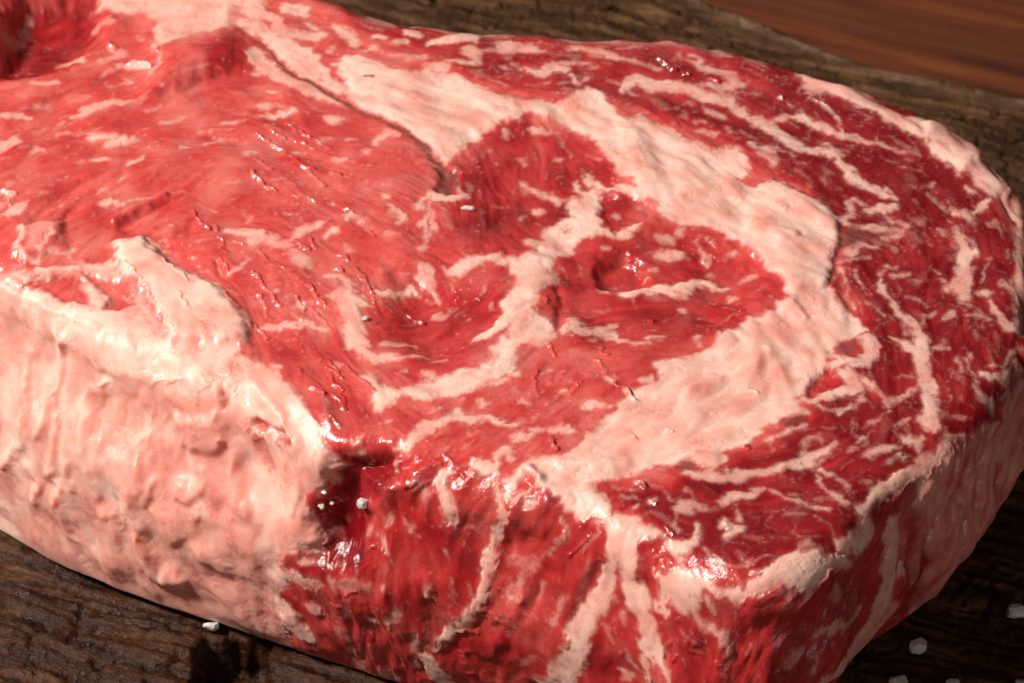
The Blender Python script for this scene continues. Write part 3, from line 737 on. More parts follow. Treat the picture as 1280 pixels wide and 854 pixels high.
['fp',0.75,0.8,0.35,-466,-307,-369,-333,-374,-380,-387,-393,-406,-395,-429,-387,-445,-358],
['fp',0.95,0.3,0.9,-489,-301,-466,-333,-449,-368,-441,-388,-480,-408,-477,-434,-527,-456,-523,-479,-574,-503,-566,-536,-647,-571,-703,-554],
['hs',0,-0.8,0,-517,-466,9,-602,-541,14],
['fs',0.6,0.5,0,-488,-419,22,-461,-441,18,-443,-462,11],
['fs',0.5,0.5,0,-564,-496,32,-507,-516,19],
['lp',0.45,0,1,-536,-422,-508,-437,-535,-472,-558,-459],
['lp',0.4,0,1,-602,-480,-575,-494,-619,-537,-639,-530],
['fs',0.85,1.0,0,-528,-483,33,-538,-521,59,-528,-548,48],
['hs',0,2.0,0,-544,-519,73,-559,-576,101],
['fs',0.6,0.6,0,-441,-444,26,-409,-458,20],
['fs',0.35,0.6,0,-369,-465,28,-295,-480,25],
['fs',0.65,0.6,0,-471,-417,22,-445,-435,22],
['fs',0.6,0.6,0,-420,-411,18,-415,-414,18],
['fs',0.65,0.6,0,-465,-503,26,-451,-515,20],
['fs',0.7,0.3,0,-376,-457,11,-357,-462,9],
['fs',0.75,0.3,0,-248,-402,12,-245,-424,17],
['fs',0.7,0.3,0,-274,-392,9,-268,-393,9],
['fs',0.75,0.3,0,-264,-487,14,-258,-487,14],
['fs',0.6,0.3,0,-230,-379,17,-238,-391,8],
['fs',0.45,0.3,0,-181,-403,22,-180,-413,15],
['fs',0.75,0.3,0,-173,-492,13,-175,-509,16],
['fs',0.6,0.3,0,-168,-517,4,-165,-528,4],
['fs',0.7,0.3,0,-137,-443,9,-135,-452,9],
['fs',0.6,0.3,0,-133,-461,4,-132,-467,3],
['fs',0.7,0.3,0,-328,-557,22,-324,-560,22],
['fs',0.4,0.3,0,-259,-541,33,-288,-571,14],
['fs',0.5,0.3,0,-79,-412,11,-71,-430,6],
['fs',0.7,0.3,0,-106,-376,23,-105,-403,10],
['fs',0.4,0.3,0,-429,-567,28,-421,-572,28],
['fs',0.35,0.3,0,-456,-654,38,-443,-660,37],
['fs',0.5,0.3,0,-136,-512,7,-133,-512,7],
['fs',0.6,0.3,0,-112,-497,5,-107,-517,5],
['fs',0.5,0.3,0,-91,-475,5,-86,-478,5],
['fs',0.4,0.3,0,-229,-443,6,-225,-450,5],
['fs',0.6,0.3,0,-443,-615,21,-442,-618,21],
['fs',0.5,0.3,0,-200,-384,5,-196,-394,5],
['fs',0.4,0.3,0,-383,-534,20,-387,-515,14],
['fs',0.4,0.3,0,-388,-690,39,-357,-720,40],
['fs',0.9,0.9,0,-18,-383,20,-48,-432,17,-66,-469,19,-83,-503,19,-105,-538,17,-134,-562,22,-171,-594,17,-209,-629,14],
['fs',0.75,0.6,0,-236,-584,13,-248,-624,16,-273,-685,13],
['fs',0.85,0.8,0,-236,-661,41,-234,-695,42,-237,-725,30],
['fs',0.5,0.3,0,-201,-590,7,-238,-640,8],
['gs',1,0.45,0,-99,-546,10,-75,-571,12],
['gs',1,0.45,0,-132,-590,7,-119,-586,7],
['gs',1,0.45,0,-171,-641,6,-158,-630,6],
['gs',1,0.45,0,-291,-445,6,-283,-445,6],
['gs',1,0.45,0,-286,-420,5,-264,-418,4],
['gs',1,0.45,0,-363,-489,9,-329,-488,8],
['gs',1,0.45,0,-95,-558,9,-86,-570,10],
['gs',1,0.45,0,-285,-567,5,-285,-577,7],
['gs',1,0.45,0,-179,-688,8,-174,-690,8],
['gs',1,0.45,0,-408,-502,7,-388,-508,7],
['gs',1,0.45,0,-261,-424,4,-250,-430,4],
['hs',0,1.4,0,-352,-506,40,-356,-548,38],
['hs',0,1.2,0,-270,-513,42,-258,-550,33],
['hs',0,-1.4,0,-317,-526,13,-321,-553,14],
['hs',0,-1.8,0,-69,-502,10,-42,-456,13,-13,-409,13],
['hs',0,-1.8,0,-166,-612,15,-120,-579,17,-73,-540,14],
['hs',0,1.2,0,-373,-424,27,-351,-451,26],
['fs',0.6,0.7,0,82,-406,7,75,-435,10,46,-458,11,14,-475,12,-18,-499,15,-45,-523,18],
['fs',0.4,0.3,0,16,-509,6,-12,-536,7],
['fs',0.45,0.3,0,41,-533,12,18,-554,11,0,-574,5],
['fs',0.25,0.3,0,-32,-473,19,0,-473,16],
['fs',0.4,0.3,0,-53,-635,6,-80,-661,6],
['fs',0.4,0.3,0,58,-541,4,90,-529,4],
['fs',0.5,0.3,0,137,-423,4,126,-446,5,89,-469,4],
['fs',0.35,0.3,0,98,-488,10,80,-518,9,57,-544,7],
['fs',0.92,0.9,0,153,-429,13,151,-461,16,139,-489,20,117,-519,23,101,-544,36,72,-562,38,46,-588,37,15,-621,38,-26,-661,42,-53,-694,44],
['fp',0.88,0.8,0.35,136,-402,177,-419,202,-433,226,-459,232,-474,200,-461,191,-472,186,-503,176,-527,187,-547,183,-572,167,-582,147,-578,131,-559,139,-522,148,-491,142,-453],
['hs',0,1.0,0,194,-469,8,174,-523,10],
['hs',0,-0.8,0,172,-462,10,156,-514,12],
['lp',1,-0.8,0.35,201,-477,231,-477,246,-516,204,-517],
['fs',0.85,0.6,0,162,-574,25,160,-598,39,155,-625,46,158,-648,39,167,-671,17,170,-702,10],
['fs',0.7,0.3,0,130,-641,14,119,-689,19],
['fs',0.6,0.3,0,121,-578,11,122,-590,7],
['fs',0.5,0.3,0,91,-584,5,94,-610,6],
['fs',0.6,0.3,0,111,-631,7,102,-664,8],
['fs',0.6,0.3,0,81,-671,14,79,-678,14],
['fp',0.92,0.9,0.35,214,-522,243,-525,278,-532,296,-546,314,-565,339,-574,373,-562,409,-545,410,-570,399,-574,372,-587,343,-600,329,-593,304,-576,287,-570,271,-597,248,-601,237,-591,221,-570,191,-577,188,-564,209,-546],
['fs',0.75,0.6,0,191,-577,14,204,-586,22],
['fs',0.55,0.3,0,252,-602,13,269,-626,15,298,-646,20,309,-681,14],
['fs',0.6,0.3,0,294,-585,13,297,-609,9],
['fs',0.5,0.3,0,226,-623,6,253,-656,5],
['hs',0,-0.7,0,259,-548,7,283,-559,7],
['hs',0,-1.4,0,192,-554,6,185,-573,7],
['fs',0.85,0.8,0,234,-481,8,260,-493,31,282,-486,22,293,-465,13,290,-446,7],
['fs',0.7,0.3,0,264,-513,9,254,-508,9],
['fs',0.6,0.3,0,263,-418,4,252,-450,4,261,-464,4],
['fs',0.65,0.3,0,301,-503,7,325,-524,5,343,-540,4,399,-520,4],
['fs',0.75,0.7,0,337,-446,27,353,-456,19,333,-474,12],
['fs',0.7,0.3,0,358,-414,9,357,-437,9],
['fs',0.6,0.3,0,349,-537,3,369,-524,4],
['fs',0.8,0.3,0,377,-549,13,393,-546,13],
['gs',1,0.45,0,182,-639,6,195,-639,5],
['gs',1,0.45,0,235,-661,6,253,-674,6],
['gs',1,0.45,0,188,-667,5,197,-665,5],
['gs',1,0.45,0,245,-652,5,249,-655,5],
['gs',1,0.45,0,243,-454,5,252,-466,5],
['gs',1,0.45,0,264,-475,6,270,-474,6],
['gs',1,0.45,0,334,-446,6,337,-451,6],
['gs',1,0.45,0,97,-634,4,100,-633,3],
['gs',1,0.45,0,118,-416,3,137,-424,3],
['gs',1,0.45,0,-39,-533,4,-33,-531,3],
['gs',1,0.45,0,111,-447,3,69,-471,3],
['gs',1,0.45,0,276,-694,4,284,-699,3],
['gs',1,0.45,0,117,-483,6,120,-485,6],
['gs',1,0.45,0,118,-535,4,122,-535,4],
['gs',1,0.45,0,227,-601,5,231,-604,4],
['hs',0,0.8,0,17,-426,27,42,-414,25],
['hs',0,-1.6,0,27,-495,15,-4,-527,14,-39,-571,12],
['hs',0,0.6,0,161,-617,7,188,-605,10],
['hs',0,-1.0,0,207,-630,16,232,-670,19],
['hs',0,0.8,0,280,-649,22,309,-681,24],
['fp',0.92,0.8,0.35,392,-542,418,-527,447,-505,487,-493,495,-508,543,-489,548,-497,503,-529,487,-550,462,-566,433,-567,392,-576],
['fp',0.9,0.7,0.35,546,-400,568,-393,582,-415,593,-435,577,-461,523,-494,508,-475,534,-447,549,-435],
['fs',0.7,0.6,0,646,-396,42,685,-436,52,700,-473,40,710,-510,48,765,-542,80,734,-561,70,700,-602,50,654,-666,40,600,-715,30],
['fs',0.45,0.3,0,698,-365,35,725,-400,24,736,-440,21,760,-468,12],
['fp',0.62,0.3,0.5,703,-356,963,-250,1020,-265,1105,-326,1015,-390,1089,-463,1071,-523,872,-531,804,-470,783,-441,745,-406],
['fp',0.6,0.4,0.35,789,-563,985,-620,966,-630,863,-574,780,-590,815,-609,747,-566],
['fs',0.5,0.3,0,655,-533,20,634,-569,17,530,-640,16],
['fs',0.45,0.3,0,512,-666,19,480,-698,26],
['fs',0.5,0.3,0,550,-666,12,560,-698,14],
['fs',0.6,0.3,0,585,-631,8,596,-628,8],
['fs',0.5,0.3,0,434,-577,5,444,-599,6,427,-612,4],
['fs',0.3,0.3,0,540,-553,36,575,-550,22],
['fs',0.5,0.3,0,450,-446,3,444,-470,3,451,-483,3],
['fs',0.5,0.3,0,479,-428,4,508,-468,4],
['fs',0.6,0.3,0,832,-543,6,872,-555,8],
['fs',0.6,0.3,0,467,-486,10,450,-504,10],
['lp',0.55,-0.3,0.5,630,-379,695,-362,711,-403,728,-445,713,-461,689,-417],
]
RR = 7.0
LS = 41.0
def smooth_closed(pts, n):
    P = np.array(pts, float); m = len(P); out = []
    per = n // m + 1
    for i in range(m):
        p0, p1, p2, p3 = P[i-1], P[i], P[(i+1) % m], P[(i+2) % m]
        u = np.arange(per)[:, None] / per
        out.append(.5*((2*p1)+(p2-p0)*u+(2*p0-5*p1+4*p2-p3)*u**2+(3*p1-p0-3*p2+p3)*u**3))
    Q = np.concatenate(out)
    d = np.r_[0, np.cumsum(np.hypot(*(np.roll(Q, -1, 0)-Q)[:, :2].T))]
    s = np.linspace(0, d[-1], n, endpoint=False)
    Qc = np.vstack([Q, Q[:1]])
    return np.stack([np.interp(s, d, Qc[:, k]) for k in range(Q.shape[1])], 1)
def csmooth(x, k):
    w = np.hanning(2*k+3)[1:-1]; w /= w.sum()
    X = np.concatenate([x[-k:], x, x[:k]])
    return np.stack([np.convolve(X[:, j], w, 'valid') for j in range(x.shape[1])], 1)
class Fold:
    """a slab: the plane (a, b) inside the outline is its top, the plane outside is folded down over the rim as its side"""
    def __init__(s, rim, step=1.0, inset=RR, smooth=12, n=1400):
        C = csmooth(smooth_closed(rim, n), smooth)
        T = np.roll(C[:, :2], -1, 0)-np.roll(C[:, :2], 1, 0); T /= np.hypot(*T.T)[:, None]
        N = np.stack([T[:, 1], -T[:, 0]], 1)
        area = np.sum(C[:, 0]*np.roll(C[:, 1], -1)-np.roll(C[:, 0], -1)*C[:, 1])
        if area < 0: N = -N
        C = C.copy(); C[:, :2] -= N*inset; s.C = C; s.N = N
        lo = C[:, :2].min(0)-95; hi = C[:, :2].max(0)+95
        s.lo, s.step = lo, step
        nx, ny = (np.ceil((hi-lo)/step)+1).astype(int); s.nx, s.ny = nx, ny
        X, Y = np.meshgrid(lo[0]+step*np.arange(nx), lo[1]+step*np.arange(ny), indexing='ij')
        P = np.stack([X.ravel(), Y.ravel()], 1); idx = np.empty(len(P), int)
        c2 = (C[:, :2]**2).sum(1)
        for i in range(0, len(P), 8000):
            q = P[i:i+8000]; idx[i:i+8000] = np.argmin(c2[None]-2*q@C[:, :2].T, 1)
        D = P-C[idx, :2]; dn = (D*N[idx]).sum(1); t = np.hypot(*D.T)*np.sign(dn+1e-9)
        s.t = t.reshape(nx, ny)
        n_ = np.where(np.abs(t)[:, None] > 3, D/np.maximum(np.hypot(*D.T), 1e-6)[:, None]*np.sign(t)[:, None], N[idx])
        s.n = n_.reshape(nx, ny, 2); s.e = C[idx, 2].reshape(nx, ny)
        for _ in range(3):
            s.e = s.blur(s.e)
    @staticmethod
    def blur(f):
        for ax in (0, 1):
            f = (np.roll(f, 2, ax)+2*np.roll(f, 1, ax)+2*f+2*np.roll(f, -1, ax)+np.roll(f, -2, ax))/8
        return f
    def look(s, F, a, b):
        x = np.clip((a-s.lo[0])/s.step, 0, s.nx-1.001); y = np.clip((b-s.lo[1])/s.step, 0, s.ny-1.001)
        i = x.astype(int); j = y.astype(int); fx = x-i; fy = y-j
        if F.ndim == 3: fx = fx[..., None]; fy = fy[..., None]
        return (F[i, j]*(1-fx)+F[i+1, j]*fx)*(1-fy)+(F[i, j+1]*(1-fx)+F[i+1, j+1]*fx)*fy
    def __call__(s, a, b, H=H, r=RR, LS=LS, bulge=5.0, z0=1.2):
        t = s.look(s.t, a, b); n = s.look(s.n, a, b); n = n/np.maximum(np.linalg.norm(n, axis=-1), 1e-6)[..., None]
        e = s.look(s.e, a, b); q = math.pi/2*r
        ph = np.clip(t/r, 0, math.pi/2); u = np.clip((t-q)/LS, 0, 1); v = np.clip(t-q-LS, 0, None)
        o = np.where(t > 0, r*np.sin(ph)+e*u**1.25+bulge*(np.clip(u/.4, 0, 1)**2*(3-2*np.clip(u/.4, 0, 1))-np.clip((u-.4)/.6, 0, 1)**2)-v, 0)
        z = H-r*(1-np.cos(ph))-(H-r-z0)*u
        base = np.stack([a, b], -1)-n*np.where(t > 0, t, 0)[..., None]
        xy = base+n*o[..., None]
        return np.concatenate([xy, z[..., None]], -1), t
# ------------------------------------------------------------------ noise
rng = np.random.default_rng(5)
PERM = rng.permutation(512); PERM = np.concatenate([PERM, PERM])
GA = rng.random(512)*2*math.pi; GX, GY = np.cos(GA).astype(np.float32), np.sin(GA).astype(np.float32)
def perlin(x, y):
    xi = np.floor(x).astype(np.int32); yi = np.floor(y).astype(np.int32)
    fx = (x-xi).astype(np.float32); fy = (y-yi).astype(np.float32)
    u = fx*fx*fx*(fx*(fx*6-15)+10); v = fy*fy*fy*(fy*(fy*6-15)+10)
    xi &= 511; yi &= 511; x1 = (xi+1) & 511; y1 = (yi+1) & 511
    def gr(i, j, dx, dy):
        k = PERM[PERM[i]+j]; return GX[k]*dx+GY[k]*dy
    a = gr(xi, yi, fx, fy); b = gr(x1, yi, fx-1, fy); c = gr(xi, y1, fx, fy-1); d = gr(x1, y1, fx-1, fy-1)
    ab = a+(b-a)*u; cd = c+(d-c)*u
    return (ab+(cd-ab)*v)*1.5
def fbm(x, y, scale, oct=3, off=0.0):
    o = 0; am = 1.0; f = 1.0/scale
    for k in range(oct):
        o = o+am*perlin(x*f+off+17.3*k, y*f+off*1.7+5.1*k); am *= .5; f *= 2.03
    return o
def sstep(x, a, b):
    t = np.clip((x-a)/(b-a), 0, 1); return t*t*(3-2*t)
# ------------------------------------------------------------------ mesh helpers
def graded(lo, f0, f1, hi, fine, coarse):
    mid = np.arange(f0, f1, fine)
    def run(a, b):
        out = []; s = fine; x = a; sg = 1 if b > a else -1
        while (b-x)*sg > 0:
            s = min(s*1.12, coarse); x += sg*s; out.append(x)
        return out
    return np.array(run(mid[0], lo)[::-1]+list(mid)+run(mid[-1], hi))
def make_mesh(name, co, quads, nor=None, attrs=None):
    me = bpy.data.meshes.new(name)
    nv, nq = len(co), len(quads)
    me.vertices.add(nv); me.vertices.foreach_set('co', np.ascontiguousarray(co, np.float32).ravel())
    me.loops.add(nq*4); me.loops.foreach_set('vertex_index', np.ascontiguousarray(quads, np.int32).ravel())
    me.polygons.add(nq); me.polygons.foreach_set('loop_start', np.arange(0, nq*4, 4, dtype=np.int32))
    me.polygons.foreach_set('use_smooth', np.ones(nq, bool))
    me.update(calc_edges=True)
    for k, v in (attrs or {}).items():
        at = me.attributes.new(k, 'FLOAT', 'POINT'); at.data.foreach_set('value', np.ascontiguousarray(v, np.float32))
    if nor is not None:
        me.normals_split_custom_set_from_vertices(nor.tolist())
    return me
def link(me, name, mat, parent=None):
    o = bpy.data.objects.new(name, me); S.collection.objects.link(o); o.parent = parent
    me.materials.clear(); me.materials.append(mat)
    return o
def grid_normals(P):
    N = np.cross(np.gradient(P, axis=0), np.gradient(P, axis=1))
    return N/np.maximum(np.linalg.norm(N, axis=-1), 1e-9)[..., None]
# ------------------------------------------------------------------ node helpers
class Nodes:
    def __init__(s, name):
        s.m = bpy.data.materials.new(name); s.m.use_nodes = True; s.t = s.m.node_tree; s.t.nodes.clear()
        s.out = s.t.nodes.new('ShaderNodeOutputMaterial'); s.p = s.t.nodes.new('ShaderNodeBsdfPrincipled')
        s.t.links.new(s.p.outputs[0], s.out.inputs[0])
    def n(s, k, **kw):
        x = s.t.nodes.new(k)
        for a, b in kw.items(): setattr(x, a, b)
        return x
    def put(s, sock, v):
        if isinstance(v, bpy.types.NodeSocket): s.t.links.new(v, sock)
        elif v is not None: sock.default_value = v if not isinstance(v, tuple) or len(v) != 3 or sock.type != 'RGBA' else (*v, 1)
    def math(s, op, a, b=None, c=None, clamp=False):
        x = s.n('ShaderNodeMath', operation=op, use_clamp=clamp)
        for i, v in enumerate((a, b, c)):
            if v is not None: s.put(x.inputs[i], v)
        return x.outputs[0]
    def mix(s, f, a, b, mode='MIX'):
        x = s.n('ShaderNodeMix', data_type='RGBA', blend_type=mode)
        s.put(x.inputs[0], f); s.put(x.inputs[6], a); s.put(x.inputs[7], b); return x.outputs[2]
    def attr(s, name):
        return s.n('ShaderNodeAttribute', attribute_name=name).outputs['Fac']
    def noise(s, scale, detail=3, rough=.55, vec=None, dist=0):
        x = s.n('ShaderNodeTexNoise'); x.inputs['Scale'].default_value = scale; x.inputs['Detail'].default_value = detail
        x.inputs['Roughness'].default_value = rough; x.inputs['Distortion'].default_value = dist
        if vec is not None: s.t.links.new(vec, x.inputs['Vector'])
        return x.outputs['Fac']
    def ramp(s, f, *stops):
        x = s.n('ShaderNodeValToRGB'); s.put(x.inputs[0], f); e = x.color_ramp.elements
        while len(e) < len(stops): e.new(.5)
        for i, (p, c) in enumerate(stops): e[i].position = p; e[i].color = (*c, 1)
        return x.outputs[0]
    def maprange(s, v, a, b, c, d):
        x = s.n('ShaderNodeMapRange'); s.put(x.inputs[0], v)
        for i, q in enumerate((a, b, c, d)): x.inputs[i+1].default_value = q
        return x.outputs[0]
# ------------------------------------------------------------------ wood
GR = np.array([.93, -.37])                  # direction of the grain
def wood_coords(nd, along=.12):
    tc = nd.n('ShaderNodeTexCoord'); mp = nd.n('ShaderNodeMapping', vector_type='TEXTURE')
    mp.inputs['Rotation'].default_value = (0, 0, math.atan2(GR[1], GR[0])); mp.inputs['Scale'].default_value = (1/along, 1, 1)
    nd.t.links.new(tc.outputs['Object'], mp.inputs[0]); return mp.outputs[0], tc.outputs['Object']
def mat_board():
    nd = Nodes('weathered_dark_wood'); v, o = wood_coords(nd)
    f = nd.noise(420, 6, .62, v, .6); c = nd.noise(60, 4, .6, o); sp = nd.noise(900, 4, .7, o)
    big = nd.noise(26, 3, .5, o)
    col = nd.ramp(f, (.30, (.014, .006, .003)), (.46, (.058, .025, .011)), (.60, (.130, .062, .029)), (.78, (.24, .135, .070)))
    col = nd.mix(nd.maprange(c, .40, .66, 0, .75), col, (.040, .017, .009))
    col = nd.mix(nd.maprange(sp, .60, .74, 0, .5), col, (.22, .135, .075))
    wet = nd.attr('wet'); col = nd.mix(nd.math('MULTIPLY', nd.attr('edge'), .7), col, (.24, .145, .09))
    col = nd.mix(nd.math('MULTIPLY', wet, .9), col, nd.mix(nd.maprange(f, .35, .65, 0, 1), (.007, .003, .0015), (.055, .018, .007)))
    nd.put(nd.p.inputs['Base Color'], col); nd.put(nd.p.inputs['Specular IOR Level'], nd.maprange(wet, 0, 1, .10, .2))
    nd.put(nd.p.inputs['Roughness'], nd.mix(wet, nd.maprange(big, .35, .65, .75, .5), nd.maprange(sp, .4, .65, .30, .10)))
    bp = nd.n('ShaderNodeBump'); bp.inputs['Strength'].default_value = .9; bp.inputs['Distance'].default_value = .0009
    nd.put(bp.inputs['Height'], nd.math('ADD', f, nd.math('MULTIPLY', sp, .6))); nd.put(nd.p.inputs['Normal'], bp.outputs[0])
    return nd.m
def mat_table():
    nd = Nodes('red_brown_table_wood'); v, o = wood_coords(nd, .07)
    f = nd.noise(260, 5, .6, v, .4); b = nd.noise(22, 3, .55, v)
    col = nd.ramp(f, (.30, (.045, .009, .003)), (.50, (.130, .028, .007)), (.72, (.20, .056, .015)))
    col = nd.mix(nd.maprange(b, .38, .62, .0, .75), col, (.045, .014, .007))
    nd.put(nd.p.inputs['Base Color'], col); nd.p.inputs['Roughness'].default_value = .55
    bp = nd.n('ShaderNodeBump'); bp.inputs['Strength'].default_value = .5; bp.inputs['Distance'].default_value = .0006
    nd.put(bp.inputs['Height'], f); nd.put(nd.p.inputs['Normal'], bp.outputs[0]); return nd.m
BOARD_H = 24.0
def build_board():
    rim = [(16, 190, 0), (40, 172, 0), (53, 162.5, 0), (75, 148.5, 0), (103, 136.5, 0), (150, 118, 0), (205, 88, 0), (230, -40, 0), (170, -170, 0), (0, -200, 0), (-180, -180, 0), (-270, -40, 0), (-265, 140, 0), (-190, 235, 0), (-70, 228, 0)]
    F = Fold(rim, 2.0, 2.5, 6)
    xs = graded(-300, -112, 115, 265, .55, 5); ys = graded(-235, -46, 190, 270, .6, 5)
    A, B = np.meshgrid(xs, ys, indexing='ij')
    P, t = F(A, B, H=0.0, r=2.5, LS=22, bulge=0.0, z0=-BOARD_H)
    gu = A*GR[0]+B*GR[1]; gv = -A*GR[1]+B*GR[0]
    wv = fbm(A, B, 30, 2, 3.3)*2.5
    fine = fbm(gu/9, gv+wv, 2.2, 4, 1.1); mid = fbm(gu/5, gv+wv, 9, 3, 7.7)
    cr = np.abs(fbm(gu/6.5, gv+wv, 13, 3, 21.1)); crack = sstep(.085-cr, 0, .085)*sstep(fbm(A, B, 22, 2, 9.1), -.1, .3)
    blk = np.abs(fbm(gu/2.4, gv+wv, 5.5, 2, 61.3)); h = .75*fine+1.3*mid+.3*fbm(A, B, 1.6, 3, 4.4)-3.4*crack-1.5*sstep(.12-blk, 0, .12)*sstep(fbm(A, B, 30, 2, 77.), -.2, .25)
    hole = sstep(8.0-np.hypot((A+46.5)*1.0, (B+25.5)*.85)+2.2*fbm(A, B, 6, 3, 2.2), 0, 2.5)
    h = h-9*hole
    # back edge is a slightly proud, worn lip
    h = h*(1-.6*np.exp(-((t+1)/4.0)**2))+.8*np.exp(-((t+1.5)/2.5)**2)
    h = h-.7                                  # the meat rests on the highest fibres
    N = grid_normals(P); P = P+N*h[..., None]
    ok = t < 2.5*math.pi/2+22+.5
    edge = np.exp(-((t+.5)/1.6)**2)*sstep(B, 60, 100)*np.clip(.7+.8*fbm(A, B, 9, 2, 5.5), 0, 1)
    wet = sstep(1.0-np.hypot((A+60)/66, (B+18)/32)+.35*fbm(A, B, 7, 3, 8.8), -.05, .45)
    nx, ny = A.shape; I = np.arange(nx*ny).reshape(nx, ny)
    q = np.stack([I[:-1, :-1], I[1:, :-1], I[1:, 1:], I[:-1, 1:]], -1).reshape(-1, 4)
    q = q[ok.ravel()[q].all(1)]
    use = np.unique(q); re = np.full(nx*ny, -1); re[use] = np.arange(len(use))
    me = make_mesh('wooden_board', P.reshape(-1, 3)[use]*MM, re[q], None, {'wet': wet.ravel()[use], 'edge': edge.ravel()[use]})
    o = link(me, 'wooden_board', mat_board())
    o['label'] = 'dark weathered rough wooden board lying under the raw steak'; o['category'] = 'board'
    return o
def build_table():
    n = 60; xs = np.linspace(-1500, 1500, n); A, B = np.meshgrid(xs, xs, indexing='ij')
    P = np.stack([A, B, np.full_like(A, -BOARD_H-.3)], -1); I = np.arange(n*n).reshape(n, n)
    q = np.stack([I[:-1, :-1], I[1:, :-1], I[1:, 1:], I[:-1, 1:]], -1).reshape(-1, 4)
    o = link(make_mesh('table_top', P.reshape(-1, 3)*MM, q), 'table_top', mat_table()); o['kind'] = 'structure'
build_table(); build_board()
# ------------------------------------------------------------------ the steak
TUCK = 9.0
def mat_meat(name, sss=.85):
    nd = Nodes(name); tc = nd.n('ShaderNodeTexCoord').outputs['Object']
    fat, tone, brown, pink, wet = (nd.attr(k) for k in ('fat', 'tone', 'brown', 'pink', 'wet'))
    n1 = nd.noise(700, 4, .6, tc); n2 = nd.noise(140, 4, .6, tc); n3 = nd.noise(2200, 3, .6, tc)
    lean = nd.ramp(tone, (0.0, (.66, .128, .112)), (.35, (.57, .056, .053)), (.65, (.42, .018, .021)), (1.0, (.185, .004, .008)))
    lean = nd.mix(nd.maprange(n2, .35, .68, 0, .40), lean, nd.mix(tone, (.68, .15, .122), (.36, .016, .02)))
    lean = nd.mix(nd.maprange(n1, .45, .75, 0, .35), lean, (.30, .010, .014))
    fatc = nd.mix(pink, nd.mix(n2, (.84, .60, .505), (.81, .49, .41)), (.73, .31, .25))
    fatc = nd.mix(nd.maprange(n1, .40, .72, 0, .45), fatc, (.79, .37, .30))
    fatc = nd.mix(nd.maprange(n3, .58, .74, 0, .2), fatc, (.92, .76, .66))
    f2 = nd.math('ADD', fat, nd.math('MULTIPLY', nd.math('SUBTRACT', nd.math('ADD', nd.math('MULTIPLY', n1, .5), nd.math('MULTIPLY', n3, .5)), .5), nd.math('MULTIPLY', nd.math('MULTIPLY', fat, nd.math('SUBTRACT', 1.0, fat)), 5.0)), clamp=True)
    col = nd.mix(f2, lean, fatc)
    col = nd.mix(brown, col, (.19, .055, .042))
    nd.put(nd.p.inputs['Base Color'], col)
    r = nd.math('ADD', nd.maprange(f2, 0, 1, .27, .48), nd.math('MULTIPLY', nd.math('SUBTRACT', n2, .5), .25))
    nd.put(nd.p.inputs['Roughness'], nd.math('SUBTRACT', r, nd.math('MULTIPLY', wet, .16), clamp=True))
    nd.p.inputs['IOR'].default_value = 1.40
    nd.put(nd.p.inputs['Subsurface Weight'], nd.maprange(nd.attr('seam'), 0, .9, sss, 0.0))
    nd.p.inputs['Subsurface Radius'].default_value = (1.0, .42, .28)
    nd.put(nd.p.inputs['Subsurface Scale'], nd.maprange(f2, 0, 1, .0016, .0036))
    bp = nd.n('ShaderNodeBump'); bp.inputs['Strength'].default_value = .55; bp.inputs['Distance'].default_value = .0003
    nd.put(nd.p.inputs['Coat Weight'], nd.math('MULTIPLY', nd.maprange(wet, .1, .8, .12, .9), nd.maprange(f2, 0, 1, 1, .12))); nd.p.inputs['Coat Roughness'].default_value = .12; nd.p.inputs['Coat IOR'].default_value = 1.5
    nd.put(nd.p.inputs['Coat Normal'], bp.outputs[0])
    nd.put(bp.inputs['Height'], nd.math('ADD', nd.math('MULTIPLY', nd.math('ADD', nd.math('MULTIPLY', n3, .6), n1), nd.maprange(f2, 0, 1, .75, .35)), nd.math('MULTIPLY', nd.maprange(nd.noise(1500, 2, .5, tc), .58, .72, 0, 1.1), wet))); nd.put(nd.p.inputs['Normal'], bp.outputs[0])
    return nd.m
def seg_dist(X, Y, pts, side=False, g=(-.62, -.78)):
    """distance to a polyline and the half width at the nearest place"""
    best = np.full(X.shape, 1e9, np.float32); bw = np.zeros(X.shape, np.float32); sx = np.zeros(X.shape, np.float32)
    for (x0, y0, w0), (x1, y1, w1) in zip(pts[:-1], pts[1:]):
        dx, dy = x1-x0, y1-y0; L2 = max(dx*dx+dy*dy, 1e-6)
        u = np.clip(((X-x0)*dx+(Y-y0)*dy)/L2, 0, 1); d = np.hypot(X-x0-u*dx, Y-y0-u*dy); w = (w0+(w1-w0)*u)/2
        m = (d-w) < (best-bw); best = np.where(m, d, best); bw = np.where(m, w, bw); sx = np.where(m, (X-x0-u*dx)*g[0]+(Y-y0-u*dy)*g[1], sx)
    return (best, bw, sx) if side else (best, bw)
def poly_sd(X, Y, P):
    """signed distance to a polygon, positive inside"""
    d = np.full(X.shape, 1e9, np.float32); ins = np.zeros(X.shape, bool); n = len(P)
    for i in range(n):
        x0, y0 = P[i]; x1, y1 = P[(i+1) % n]; dx, dy = x1-x0, y1-y0
        u = np.clip(((X-x0)*dx+(Y-y0)*dy)/max(dx*dx+dy*dy, 1e-6), 0, 1); d = np.minimum(d, np.hypot(X-x0-u*dx, Y-y0-u*dy))
        if abs(dy) > 1e-9:
            c = (y0 > Y) != (y1 > Y); ins ^= c & (X < dx*(Y-y0)/dy+x0)
    return np.where(ins, d, -d)
